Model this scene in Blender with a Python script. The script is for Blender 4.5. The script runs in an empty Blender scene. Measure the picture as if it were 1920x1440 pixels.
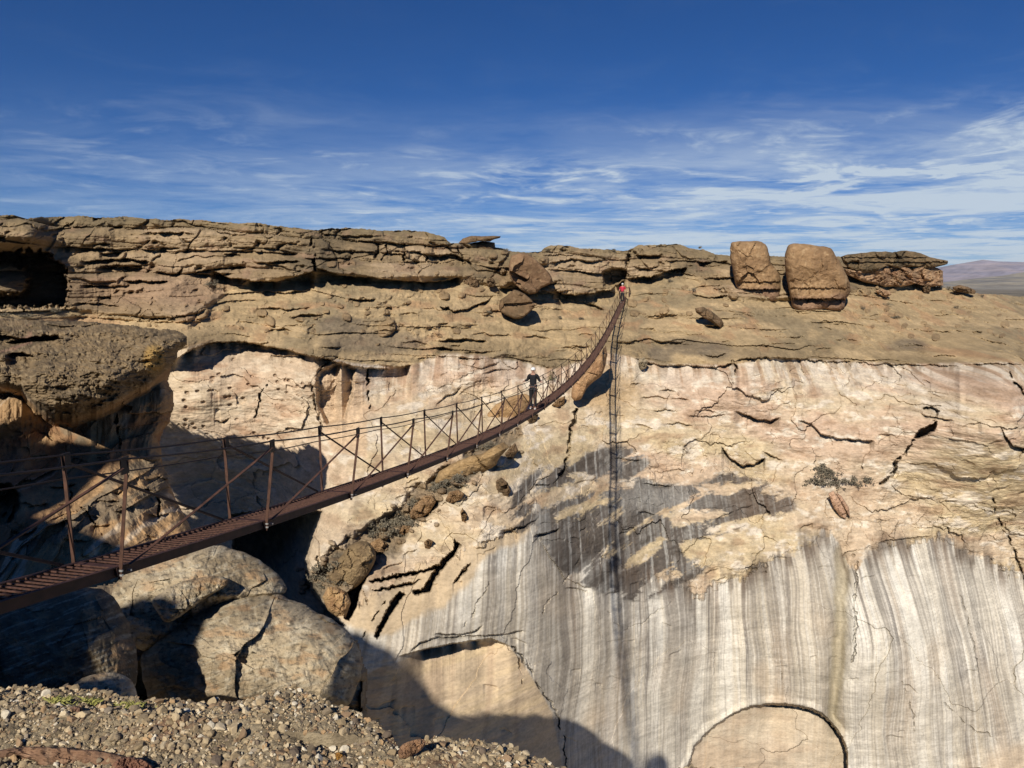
import bpy, math, random
import numpy as np
from mathutils import Vector, Matrix

# ------------------------------------------------------------------ camera, sky, sun, exposure
scene = bpy.context.scene
PITCH = math.radians(7.5)
FPX = 1400.0
SUN_D = (0.31, 1.0, -0.74)            # the way the light travels
SUN_EL = math.atan2(0.74, math.hypot(0.31, 1.0))
SUN_AZ = math.atan2(-0.31, -1.0)
cam_data = bpy.data.cameras.new('camera')
cam_data.sensor_width = 36.0
cam_data.lens = FPX / 1920 * 36
cam_data.clip_start = 0.05
cam_data.clip_end = 60000
cam = bpy.data.objects.new('camera', cam_data)
scene.collection.objects.link(cam)
cam.location = (0, 0, 0)
cam.rotation_euler = (math.pi / 2 - PITCH, 0, 0)
scene.camera = cam
scene.view_settings.view_transform = 'Standard'
scene.view_settings.look = 'None'
scene.view_settings.gamma = 1
scene.view_settings.use_curve_mapping = False
scene.view_settings.exposure = 0.02
scene.cycles.max_bounces = 4
scene.cycles.diffuse_bounces = 1

sun_data = bpy.data.lights.new('sun', 'SUN')
sun_data.energy = 5.0
sun_data.angle = math.radians(0.53)
sun_data.color = (1.0, 0.93, 0.82)
sun = bpy.data.objects.new('sun', sun_data)
scene.collection.objects.link(sun)
sun.rotation_euler = Vector(SUN_D).to_track_quat('-Z', 'Y').to_euler()
sun.location = (-20, -60, 45)


def N(nt, kind, **kw):
    n = nt.nodes.new(kind)
    for k, v in kw.items():
        if k in n.inputs.keys():
            n.inputs[k].default_value = v
        else:
            setattr(n, k, v)
    return n


def ramp(nt, stops, interp='LINEAR'):
    r = nt.nodes.new('ShaderNodeValToRGB')
    e = r.color_ramp.elements
    r.color_ramp.interpolation = interp
    while len(e) < len(stops):
        e.new(0.5)
    for i, (p, c) in enumerate(stops):
        e[i].position = p
        e[i].color = (c, c, c, 1) if not hasattr(c, '__len__') else (*c, 1)
    return r


def make_world():
    w = bpy.data.worlds.new('World')
    scene.world = w
    w.use_nodes = True
    nt = w.node_tree
    nt.nodes.clear()
    L = nt.links.new
    out = N(nt, 'ShaderNodeOutputWorld')
    bg = N(nt, 'ShaderNodeBackground')
    bg.inputs['Strength'].default_value = 0.055
    sky = N(nt, 'ShaderNodeTexSky', sky_type='NISHITA')
    sky.sun_disc = False
    sky.sun_elevation = SUN_EL
    sky.sun_rotation = SUN_AZ
    sky.air_density = 1.0
    sky.dust_density = 0.1
    sky.ozone_density = 5.0
    sky.altitude = 3000
    co = N(nt, 'ShaderNodeTexCoord')
    sep = N(nt, 'ShaderNodeSeparateXYZ')
    L(co.outputs['Generated'], sep.inputs[0])
    # high cirrus sheet: the view direction meets a plane far overhead
    za = N(nt, 'ShaderNodeMath', operation='ADD'); za.inputs[1].default_value = 0.035
    L(sep.outputs['Z'], za.inputs[0])
    zm = N(nt, 'ShaderNodeMath', operation='MAXIMUM'); zm.inputs[1].default_value = 0.012
    L(za.outputs[0], zm.inputs[0])
    dx = N(nt, 'ShaderNodeMath', operation='DIVIDE'); L(sep.outputs['X'], dx.inputs[0]); L(zm.outputs[0], dx.inputs[1])
    dy = N(nt, 'ShaderNodeMath', operation='DIVIDE'); L(sep.outputs['Y'], dy.inputs[0]); L(zm.outputs[0], dy.inputs[1])
    cm = N(nt, 'ShaderNodeCombineXYZ'); L(dx.outputs[0], cm.inputs[0]); L(dy.outputs[0], cm.inputs[1])

    def layer(rot, sc, scale, detail, dist, lo, hi, w_, loc=(0, 0, 0)):
        mp = N(nt, 'ShaderNodeMapping')
        mp.inputs['Rotation'].default_value = (0, 0, rot)
        mp.inputs['Scale'].default_value = sc
        mp.inputs['Location'].default_value = loc
        L(cm.outputs[0], mp.inputs[0])
        nz = N(nt, 'ShaderNodeTexNoise', noise_dimensions='4D')
        nz.inputs['Scale'].default_value = scale
        nz.inputs['Detail'].default_value = detail
        nz.inputs['Roughness'].default_value = 0.6
        nz.inputs['Distortion'].default_value = dist
        nz.inputs['W'].default_value = w_
        L(mp.outputs[0], nz.inputs['Vector'])
        rp = ramp(nt, [(lo, 0.0), (hi, 1.0)], 'EASE')
        L(nz.outputs[0], rp.inputs[0])
        return rp.outputs[0]

    def mul(a, b):
        m = N(nt, 'ShaderNodeMath', operation='MULTIPLY')
        for i, s in enumerate((a, b)):
            if isinstance(s, float):
                m.inputs[i].default_value = s
            else:
                L(s, m.inputs[i])
        return m.outputs[0]

    def mx(a, b, op='MAXIMUM'):
        m = N(nt, 'ShaderNodeMath', operation=op)
        L(a, m.inputs[0]); L(b, m.inputs[1])
        return m.outputs[0]
    zr = N(nt, 'ShaderNodeMapRange'); L(sep.outputs['Z'], zr.inputs[0])
    zr.inputs[1].default_value = 0.0; zr.inputs[2].default_value = 0.5
    zz = zr.outputs[0]      # 1 at sin(elev) 0.5
    # wisps, strongest low in the sky and to the right
    wis = layer(math.radians(30), (1.0, 1.0, 1), 1.5, 11, 1.1, 0.47, 0.74, 2.3, (3, 1, 0))
    cell = layer(math.radians(-20), (0.7, 0.8, 1), 0.55, 4, 0.5, 0.34, 0.68, 7.1, (1.3, 0.4, 0))
    fine = layer(math.radians(40), (0.7, 1.1, 1), 3.0, 10, 1.6, 0.25, 0.80, 1.1)
    amt = ramp(nt, [(0.0, 1.0), (0.25, 1.0), (0.31, 0.80), (0.37, 0.45), (0.43, 0.14), (0.50, 0.07), (0.62, 0.03), (1.0, 0.0)])
    L(zz, amt.inputs[0])
    w1 = mul(mul(mul(wis, cell), amt.outputs[0]), 1.7)
    w1 = mx(w1, mul(mul(mul(fine, wis), amt.outputs[0]), 0.7), 'ADD')
    # milky band near the horizon, thicker toward +X
    band = ramp(nt, [(0.0, 0.92), (0.12, 0.90), (0.22, 0.82), (0.30, 0.45), (0.38, 0.14), (0.48, 0.0)], 'EASE')
    bn = layer(math.radians(20), (0.65, 0.85, 1), 0.9, 10, 1.0, 0.36, 0.64, 4.4, (0, 2, 0))
    zz2 = mx(zz, mul(bn, 0.0), 'ADD')
    L(zz2, band.inputs[0])
    xr = N(nt, 'ShaderNodeMapRange'); L(sep.outputs['X'], xr.inputs[0])
    xr.inputs[1].default_value = -0.6; xr.inputs[2].default_value = 0.35
    xr.inputs[3].default_value = 0.10; xr.inputs[4].default_value = 1.0
    w2 = mul(mul(band.outputs[0], mx(bn, mul(fine, 0.4), 'ADD')), xr.outputs[0])
    fac = mx(mul(w1, mx(xr.outputs[0], xr.outputs[0])), w2, 'ADD')
    yr = N(nt, 'ShaderNodeMapRange'); L(sep.outputs['Y'], yr.inputs[0])      # clouds kept ahead only, so the unseen sky behind adds less fill
    yr.inputs[1].default_value = 0.05; yr.inputs[2].default_value = 0.55
    fac = mul(fac, yr.outputs[0])
    cl = N(nt, 'ShaderNodeMath', operation='MINIMUM'); cl.inputs[1].default_value = 0.86
    L(fac, cl.inputs[0])
    mixn = N(nt, 'ShaderNodeMix', data_type='RGBA')
    L(cl.outputs[0], mixn.inputs[0])
    sat = N(nt, 'ShaderNodeHueSaturation'); sat.inputs['Saturation'].default_value = 1.2
    L(sky.outputs[0], sat.inputs['Color'])
    tn = N(nt, 'ShaderNodeMix', data_type='RGBA', blend_type='MULTIPLY'); tn.inputs[0].default_value = 1
    L(sat.outputs[0], tn.inputs[6]); tn.inputs[7].default_value = (0.74, 0.90, 1.16, 1)
    L(tn.outputs[2], mixn.inputs[6])
    mixn.inputs[7].default_value = (10.6, 12.2, 13.6, 1)
    L(mixn.outputs[2], bg.inputs['Color'])
    L(bg.outputs[0], out.inputs[0])


make_world()

# ------------------------------------------------------------------ helpers
rng = np.random.default_rng(7)
random.seed(11)
COL = scene.collection
QUAL = 1.5          # pixel step (of the 1920 wide frame) of the big cliff meshes
cp, sp_ = math.cos(PITCH), math.sin(PITCH)


def ray(px, py):
    """direction with Y = 1 for a pixel of the 1920x1440 frame"""
    cx = (np.asarray(px, float) - 960) / FPX
    cy = (720 - np.asarray(py, float)) / FPX
    y = cp + cy * sp_
    return cx / y, (-sp_ + cy * cp) / y


def at(px, py, D):
    u, t = ray(px, py)
    return np.array([u * D, D, t * D])


def tag(o, label=None, cat=None, group=None, kind=None):
    if label: o['label'] = label
    if cat: o['category'] = cat
    if group: o['group'] = group
    if kind: o['kind'] = kind
    return o


def link_mesh(name, V, F, mat=None, parent=None, col=None, smooth=False, loc=None, colname='tint'):
    V = np.asarray(V, np.float32)
    me = bpy.data.meshes.new(name)
    if isinstance(F, np.ndarray) and F.ndim == 2:
        k = F.shape[1]
        me.vertices.add(len(V)); me.vertices.foreach_set('co', V.ravel())
        me.loops.add(F.size); me.loops.foreach_set('vertex_index', F.ravel().astype(np.int32))
        me.polygons.add(len(F))
        me.polygons.foreach_set('loop_start', np.arange(0, F.size, k, dtype=np.int32))
        me.polygons.foreach_set('loop_total', np.full(len(F), k, dtype=np.int32))
        me.update(calc_edges=True)
    else:
        me.from_pydata([tuple(map(float, v)) for v in V], [], [tuple(int(i) for i in f) for f in F])
        me.update()
    me.polygons.foreach_set('use_smooth', np.full(len(me.polygons), smooth))
    if col is not None:
        a = me.color_attributes.new(colname, 'FLOAT_COLOR', 'POINT')
        c = np.ones((len(V), 4), np.float32); c[:, :col.shape[1]] = col
        a.data.foreach_set('color', c.ravel())
    if mat: me.materials.append(mat)
    o = bpy.data.objects.new(name, me)
    COL.objects.link(o)
    if parent: o.parent = parent
    if loc is not None: o.location = loc
    return o


def empty(name, loc=(0, 0, 0), rz=0):
    o = bpy.data.objects.new(name, None)
    COL.objects.link(o); o.location = loc; o.rotation_euler = (0, 0, rz)
    return o


# ---- noise
def h2(ix, iy, seed=0):
    n = (ix.astype(np.int64) * 374761393 + iy.astype(np.int64) * 668265263 + seed * 974634777) & 0xffffffff
    n = ((n ^ (n >> 13)) * 1274126177) & 0xffffffff
    n = ((n ^ (n >> 16)) * 2246822519) & 0xffffffff
    return ((n ^ (n >> 15)) & 0xffffff).astype(np.float32) / 16777216.0


def perlin(x, y, seed=0):
    x = np.asarray(x, np.float32); y = np.asarray(y, np.float32)
    ix = np.floor(x); iy = np.floor(y)
    fx = x - ix; fy = y - iy
    ix = ix.astype(np.int64); iy = iy.astype(np.int64)
    u = fx * fx * fx * (fx * (fx * 6 - 15) + 10); v = fy * fy * fy * (fy * (fy * 6 - 15) + 10)
    r = 0
    for a in (0, 1):
        for b in (0, 1):
            g = h2(ix + a, iy + b, seed) * 6.2831853
            d = np.cos(g) * (fx - a) + np.sin(g) * (fy - b)
            r = r + d * (u if a else 1 - u) * (v if b else 1 - v)
    return r * 1.5


def fbm(x, y, o=5, seed=0, gain=0.5, lac=2.03):
    s = 0; a = 1.0; t = 0
    for i in range(o):
        s = s + a * perlin(x, y, seed + i * 17); t += a
        x = np.asarray(x) * lac + 5.3; y = np.asarray(y) * lac + 1.7; a *= gain
    return s / t * 1.6


def ridged(x, y, o=4, seed=0):
    s = 0; a = 1.0; t = 0
    for i in range(o):
        s = s + a * (1 - np.abs(perlin(x, y, seed + i * 13)) * 2); t += a
        x = np.asarray(x) * 2.1 + 3.1; y = np.asarray(y) * 2.1 + 7.7; a *= 0.5
    return s / t


def worley(x, y, seed=0):
    """F1, F2-F1, random of the nearest cell, and the offset from it"""
    x = np.asarray(x, np.float32); y = np.asarray(y, np.float32)
    ix = np.floor(x).astype(np.int64); iy = np.floor(y).astype(np.int64)
    f1 = np.full(x.shape, 9.0, np.float32); f2 = f1.copy()
    rid = np.zeros_like(f1); ox = np.zeros_like(f1); oy = np.zeros_like(f1)
    for a in (-1, 0, 1):
        for b in (-1, 0, 1):
            cx = ix + a; cy = iy + b
            dx = x - (cx + h2(cx, cy, seed)); dy = y - (cy + h2(cx, cy, seed + 1))
            d = np.sqrt(dx * dx + dy * dy)
            m = d < f1
            f2 = np.where(m, f1, np.minimum(f2, d))
            f1 = np.where(m, d, f1)
            rid = np.where(m, h2(cx, cy, seed + 2), rid)
            ox = np.where(m, dx, ox); oy = np.where(m, dy, oy)
    return f1, f2 - f1, rid, ox, oy


def facets(x, y, seed=0):
    """a surface of tilted flat faces broken along cell edges"""
    f1, e, r, ox, oy = worley(x, y, seed)
    r2 = (r * 7.13) % 1.0; r3 = (r * 13.7) % 1.0
    return (r - 0.5) + (r2 - 0.5) * ox * 1.6 + (r3 - 0.5) * oy * 1.6


def sstep(a, b, x):
    t = np.clip((x - a) / (b - a), 0, 1)
    return t * t * (3 - 2 * t)


def rbf(ctrl, PX, PY):
    """smooth depth field through control points (thin plate), solved on a coarse grid"""
    c = np.array(ctrl, float); X = c[:, :2] / 500.0; z = c[:, 2]; n = len(c)
    def K(d2): return 0.5 * d2 * np.log(d2 + 1e-9)
    d2 = ((X[:, None] - X[None]) ** 2).sum(-1)
    A = np.zeros((n + 3, n + 3)); A[:n, :n] = K(d2) + np.eye(n) * 2e-3
    P = np.c_[np.ones(n), X]; A[:n, n:] = P; A[n:, :n] = P.T
    w = np.linalg.solve(A, np.r_[z, 0, 0, 0])
    out = np.empty(PX.shape, np.float32)
    for i in range(0, PX.shape[0], 24):
        Q = np.stack([PX[i:i + 24].ravel(), PY[i:i + 24].ravel()], 1) / 500.0
        d = ((Q[:, None] - X[None]) ** 2).sum(-1)
        out[i:i + 24] = (K(d) @ w[:n] + w[n] + Q @ w[n + 1:]).reshape(PX[i:i + 24].shape)
    return out


def polydist(poly, PX, PY, closed=True):
    P = np.array(poly, float)
    Q = np.roll(P, -1, 0) if closed else P[1:]
    P0 = P if closed else P[:-1]
    best = np.full(PX.shape, 1e9, np.float32)
    ins = np.zeros(PX.shape, bool)
    for (x0, y0), (x1, y1) in zip(P0, Q):
        dx, dy = x1 - x0, y1 - y0
        t = np.clip(((PX - x0) * dx + (PY - y0) * dy) / (dx * dx + dy * dy + 1e-9), 0, 1)
        best = np.minimum(best, (PX - x0 - t * dx) ** 2 + (PY - y0 - t * dy) ** 2)
        if closed and y0 != y1:
            c = ((y0 <= PY) & (PY < y1)) | ((y1 <= PY) & (PY < y0))
            ins ^= c & (PX < x0 + (PY - y0) / (y1 - y0) * dx)
    d = np.sqrt(best)
    return np.where(ins, d, -d) if closed else d


def smooth_closed(poly, it=2):
    p = np.array(poly, float)
    for _ in range(it):
        q = np.roll(p, -1, 0)
        p = np.stack([p * 0.75 + q * 0.25, p * 0.25 + q * 0.75], 1).reshape(-1, 2)
    return p


def grid_faces(nr, nc, keep=None):
    i = np.arange(nr * nc, dtype=np.int32).reshape(nr, nc)
    F = np.stack([i[:-1, :-1], i[1:, :-1], i[1:, 1:], i[:-1, 1:]], -1).reshape(-1, 4)
    if keep is not None:
        k = (keep[:-1, :-1] & keep[1:, :-1] & keep[1:, 1:] & keep[:-1, 1:]).ravel()
        F = F[k]
    return F


def lin(r, g, b):
    f = lambda c: ((c / 255 + 0.055) / 1.055) ** 2.4 if c > 10 else c / 255 / 12.92
    return np.array([f(r), f(g), f(b)], np.float32)


def blend(C, c, m):
    m = np.clip(m, 0, 1)[..., None]
    return C * (1 - m) + np.asarray(c, np.float32) * m
# @@MATERIALS
# ------------------------------------------------------------------ materials
def rock_mat(name, s1=1.5, s2=7.0, bump=0.25, dist=0.08, var=0.22, rough=0.92, base=None, stretch=(1, 1, 1.8)):
    m = bpy.data.materials.new(name); m.use_nodes = True
    nt = m.node_tree; L = nt.links.new
    b = nt.nodes['Principled BSDF']
    b.inputs['Roughness'].default_value = rough
    b.inputs['Specular IOR Level'].default_value = 0.15
    co = N(nt, 'ShaderNodeTexCoord')
    mp = N(nt, 'ShaderNodeMapping'); mp.inputs['Scale'].default_value = stretch
    L(co.outputs['Object'], mp.inputs[0])
    n1 = N(nt, 'ShaderNodeTexNoise'); n1.inputs['Scale'].default_value = s1; n1.inputs['Detail'].default_value = 9; n1.inputs['Roughness'].default_value = 0.62
    n2 = N(nt, 'ShaderNodeTexNoise'); n2.inputs['Scale'].default_value = s2; n2.inputs['Detail'].default_value = 5; n2.inputs['Roughness'].default_value = 0.6
    L(mp.outputs[0], n1.inputs['Vector']); L(mp.outputs[0], n2.inputs['Vector'])
    r1 = ramp(nt, [(0.25, 1 - var * 1.3), (0.5, 1.0), (0.75, 1 + var)])
    r2 = ramp(nt, [(0.28, 1 - var * 1.2), (0.5, 1.0), (0.72, 1 + var * 0.9)])
    L(n1.outputs[0], r1.inputs[0]); L(n2.outputs[0], r2.inputs[0])
    mu = N(nt, 'ShaderNodeMix', data_type='RGBA', blend_type='MULTIPLY'); mu.inputs[0].default_value = 1
    mu2 = N(nt, 'ShaderNodeMix', data_type='RGBA', blend_type='MULTIPLY'); mu2.inputs[0].default_value = 1
    if base is None:
        at_ = N(nt, 'ShaderNodeAttribute', attribute_name='tint')
        L(at_.outputs['Color'], mu.inputs[6])
    else:
        mu.inputs[6].default_value = (*base, 1)
    L(r1.outputs[0], mu.inputs[7]); L(mu.outputs[2], mu2.inputs[6]); L(r2.outputs[0], mu2.inputs[7])
    L(mu2.outputs[2], b.inputs['Base Color'])
    bp = N(nt, 'ShaderNodeBump'); bp.inputs['Strength'].default_value = bump; bp.inputs['Distance'].default_value = dist
    ad = N(nt, 'ShaderNodeMath', operation='ADD'); L(n1.outputs[0], ad.inputs[0]); L(n2.outputs[0], ad.inputs[1])
    if base is None:
        am = N(nt, 'ShaderNodeMath', operation='MULTIPLY'); am.inputs[1].default_value = bump
        L(at_.outputs['Alpha'], am.inputs[0]); L(am.outputs[0], bp.inputs['Strength'])
    L(ad.outputs[0], bp.inputs['Height']); L(bp.outputs[0], b.inputs['Normal'])
    return m


def plain_mat(name, col, rough=0.7, metal=0.0, var=0.0, scale=20, bump=0.0):
    m = bpy.data.materials.new(name); m.use_nodes = True
    nt = m.node_tree; b = nt.nodes['Principled BSDF']
    b.inputs['Base Color'].default_value = (*col, 1)
    b.inputs['Roughness'].default_value = rough; b.inputs['Metallic'].default_value = metal
    if var:
        co = N(nt, 'ShaderNodeTexCoord')
        n = N(nt, 'ShaderNodeTexNoise'); n.inputs['Scale'].default_value = scale; n.inputs['Detail'].default_value = 5
        r = ramp(nt, [(0.3, tuple(c * (1 - var) for c in col)), (0.7, tuple(min(1, c * (1 + var)) for c in col))])
        nt.links.new(co.outputs['Object'], n.inputs['Vector']); nt.links.new(n.outputs[0], r.inputs[0])
        nt.links.new(r.outputs[0], b.inputs['Base Color'])
        if bump:
            bp = N(nt, 'ShaderNodeBump'); bp.inputs['Strength'].default_value = bump; bp.inputs['Distance'].default_value = 0.004
            nt.links.new(n.outputs[0], bp.inputs['Height']); nt.links.new(bp.outputs[0], b.inputs['Normal'])
    return m


M_CLIFF = rock_mat('far_sandstone', 0.7, 5.0, 0.5, 0.12, 0.16)
M_NEAR = rock_mat('near_sandstone', 1.6, 14.0, 0.5, 0.05, 0.2)
M_BOULDER = rock_mat('weathered_boulder', 1.2, 9.0, 0.5, 0.06, 0.2)

# ------------------------------------------------------------------ the far cliff
def ledge(D, PX, PY, pts, amp, decay=25, jit=2.2, up=0.0, ends=14, seed=None):
    """a bed that sticks out above a line and is cut back below it"""
    p = np.array(pts, float)
    x0, x1 = p[0, 0] - 2, p[-1, 0] + 2
    cols = np.where((PX[0] >= x0) & (PX[0] <= x1))[0]
    if len(cols) < 2: return
    s = slice(cols[0], cols[-1] + 1)
    X = PX[:, s]; Y = PY[:, s]
    sd = int(abs(p[0, 0] * 3 + p[0, 1])) if seed is None else seed
    yl = np.interp(X[0], p[:, 0], p[:, 1]) + jit * (fbm(X[0] / 16, X[0] * 0 + sd * 0.37, 4, sd) + 0.35 * perlin(X[0] / 3.0, X[0] * 0 + sd, sd + 4))
    tp = sstep(x0, x0 + ends, X[0]) * (1 - sstep(x1 - ends, x1, X[0]))
    tp = tp * (0.75 + 0.5 * perlin(X[0] / 20.0, X[0] * 0 + sd * 1.7, sd + 9))
    d = Y - yl[None]
    below = sstep(-0.4, 1.6, d) * np.exp(-np.maximum(d, 0) / decay)
    ft = np.where(tp > 0, (sstep(x0, x0 + ends, X[0]) * (1 - sstep(x1 - ends, x1, X[0]))), 0)[None]
    near = np.exp(-np.maximum(d, 0) / 12)
    D[:, s] += amp * (tp[None] * near + ft * (1 - near)) * below
    if up:
        D[:, s] -= up * tp[None] * (d < 0) * np.exp(np.minimum(d, 0) / (decay * 0.6))


def crack(D, PX, PY, pts, width, depth, jit=2.0):
    p = np.array(pts, float)
    x0, x1, y0, y1 = p[:, 0].min() - 12, p[:, 0].max() + 12, p[:, 1].min() - 12, p[:, 1].max() + 12
    cols = np.where((PX[0] >= x0) & (PX[0] <= x1))[0]
    if len(cols) < 2: return
    s = slice(cols[0], cols[-1] + 1)
    X = PX[:, s]; Y = PY[:, s]
    m = (Y >= y0) & (Y <= y1)
    sd = int(abs(p[0, 0] + p[0, 1] * 3))
    xj = X[m] + jit * (2.2 * fbm(X[m] / 26, Y[m] / 26, 2, sd) + 0.9 * fbm(X[m] / 7, Y[m] / 7, 2, sd + 8)); yj = Y[m] + jit * (2.2 * fbm(X[m] / 26, Y[m] / 26, 2, sd + 50) + .9 * fbm(X[m] / 7, Y[m] / 7, 2, sd + 58))
    d = polydist(p, xj, yj, False)
    width = width * .75; depth = depth * .8
    w = width * (0.8 + 0.5 * fbm(X[m] / 15, Y[m] / 15, 2, sd + 3)); depth = depth * sstep(-.5, .2, fbm(X[m] / 20, Y[m] / 20, 2, sd + 4))
    a = D[:, s]; b = a[m]; b += depth * (1 - sstep(w * 0.5, w * 0.5 + 1.4, d)); a[m] = b


def pit(D, PX, PY, poly, depth, edge=3.0, jit=2.0):
    p = np.array(poly, float)
    x0, x1, y0, y1 = p[:, 0].min() - 8, p[:, 0].max() + 8, p[:, 1].min() - 8, p[:, 1].max() + 8
    cols = np.where((PX[0] >= x0) & (PX[0] <= x1))[0]
    if len(cols) < 2: return
    s = slice(cols[0], cols[-1] + 1)
    X = PX[:, s]; Y = PY[:, s]; m = (Y >= y0) & (Y <= y1)
    sd = int(abs(p[0, 0] + p[0, 1] * 3))
    xj = X[m] + jit * fbm(X[m] / 10, Y[m] / 10, 3, sd); yj = Y[m] + jit * fbm(X[m] / 10, Y[m] / 10, 3, sd + 50)
    d = polydist(p, xj, yj)
    a = D[:, s]; b = a[m]; b += depth * sstep(0, edge, d); a[m] = b


SKY_A = [(-200, 402), (0, 404), (22, 402), (40, 410), (60, 408), (130, 405), (180, 408), (240, 406), (262, 409), (300, 412), (345, 411), (400, 415),
         (500, 420), (520, 424), (560, 427), (585, 431), (600, 430), (650, 427), (700, 431), (715, 434), (760, 432), (800, 435), (833, 444), (842, 454),
         (860, 457), (900, 458), (925, 462), (960, 470), (990, 473), (1015, 472), (1022, 464), (1035, 461), (1060, 461), (1100, 466), (1140, 468),
         (1172, 470), (1182, 466), (1197, 459), (1215, 460), (1240, 457), (1275, 459), (1292, 466), (1320, 468), (1340, 476), (1370, 479),
         (1480, 481), (1560, 480), (1600, 486), (1640, 500), (1700, 518), (1760, 538), (1800, 545), (1850, 551), (1920, 556), (2120, 562)]

CTRL_A = [(-200, 430, 58), (0, 430, 60), (200, 430, 60), (500, 440, 62), (700, 445, 66), (900, 465, 71), (1100, 475, 74), (1250, 475, 76), (1450, 490, 78), (1750, 545, 84), (1920, 558, 92), (2120, 562, 95),
          (-200, 600, 47), (0, 600, 48), (200, 560, 57), (400, 560, 58), (600, 545, 61), (800, 535, 64), (950, 560, 67), (1250, 530, 74), (1165, 562, 73), (1450, 570, 71), (1600, 590, 70), (1900, 600, 75),
          (400, 620, 54), (600, 610, 56), (900, 620, 60), (1150, 620, 64), (1400, 640, 62), (1900, 650, 64),
          (350, 645, 50.5), (600, 668, 50), (900, 680, 55), (1150, 680, 60), (1400, 672, 58), (1900, 675, 58),
          (350, 760, 50), (550, 750, 51), (700, 750, 52), (900, 750, 56), (200, 760, 51), (-150, 800, 45),
          (400, 900, 52), (600, 850, 49), (480, 1000, 50), (750, 870, 46), (300, 1000, 48), (0, 1000, 46), (500, 1150, 40),
          (900, 860, 46), (800, 950, 43), (700, 1020, 41), (620, 1110, 38), (650, 960, 42), (600, 1050, 39),
          (1050, 780, 55), (1000, 950, 45), (850, 1100, 39), (700, 1150, 37), (900, 1300, 39), (1000, 1450, 41), (700, 1420, 36),
          (1400, 800, 57), (1400, 1000, 52), (1400, 1200, 50), (1400, 1440, 50), (1700, 900, 55), (1900, 1000, 54), (1900, 1440, 50),
          (1650, 1200, 49), (1160, 850, 55), (1160, 1100, 47), (1160, 1440, 46), (2120, 900, 56), (2120, 1400, 52), (-150, 1300, 40), (300, 1400, 36)]


def zigzag(pts):
    return pts


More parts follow.
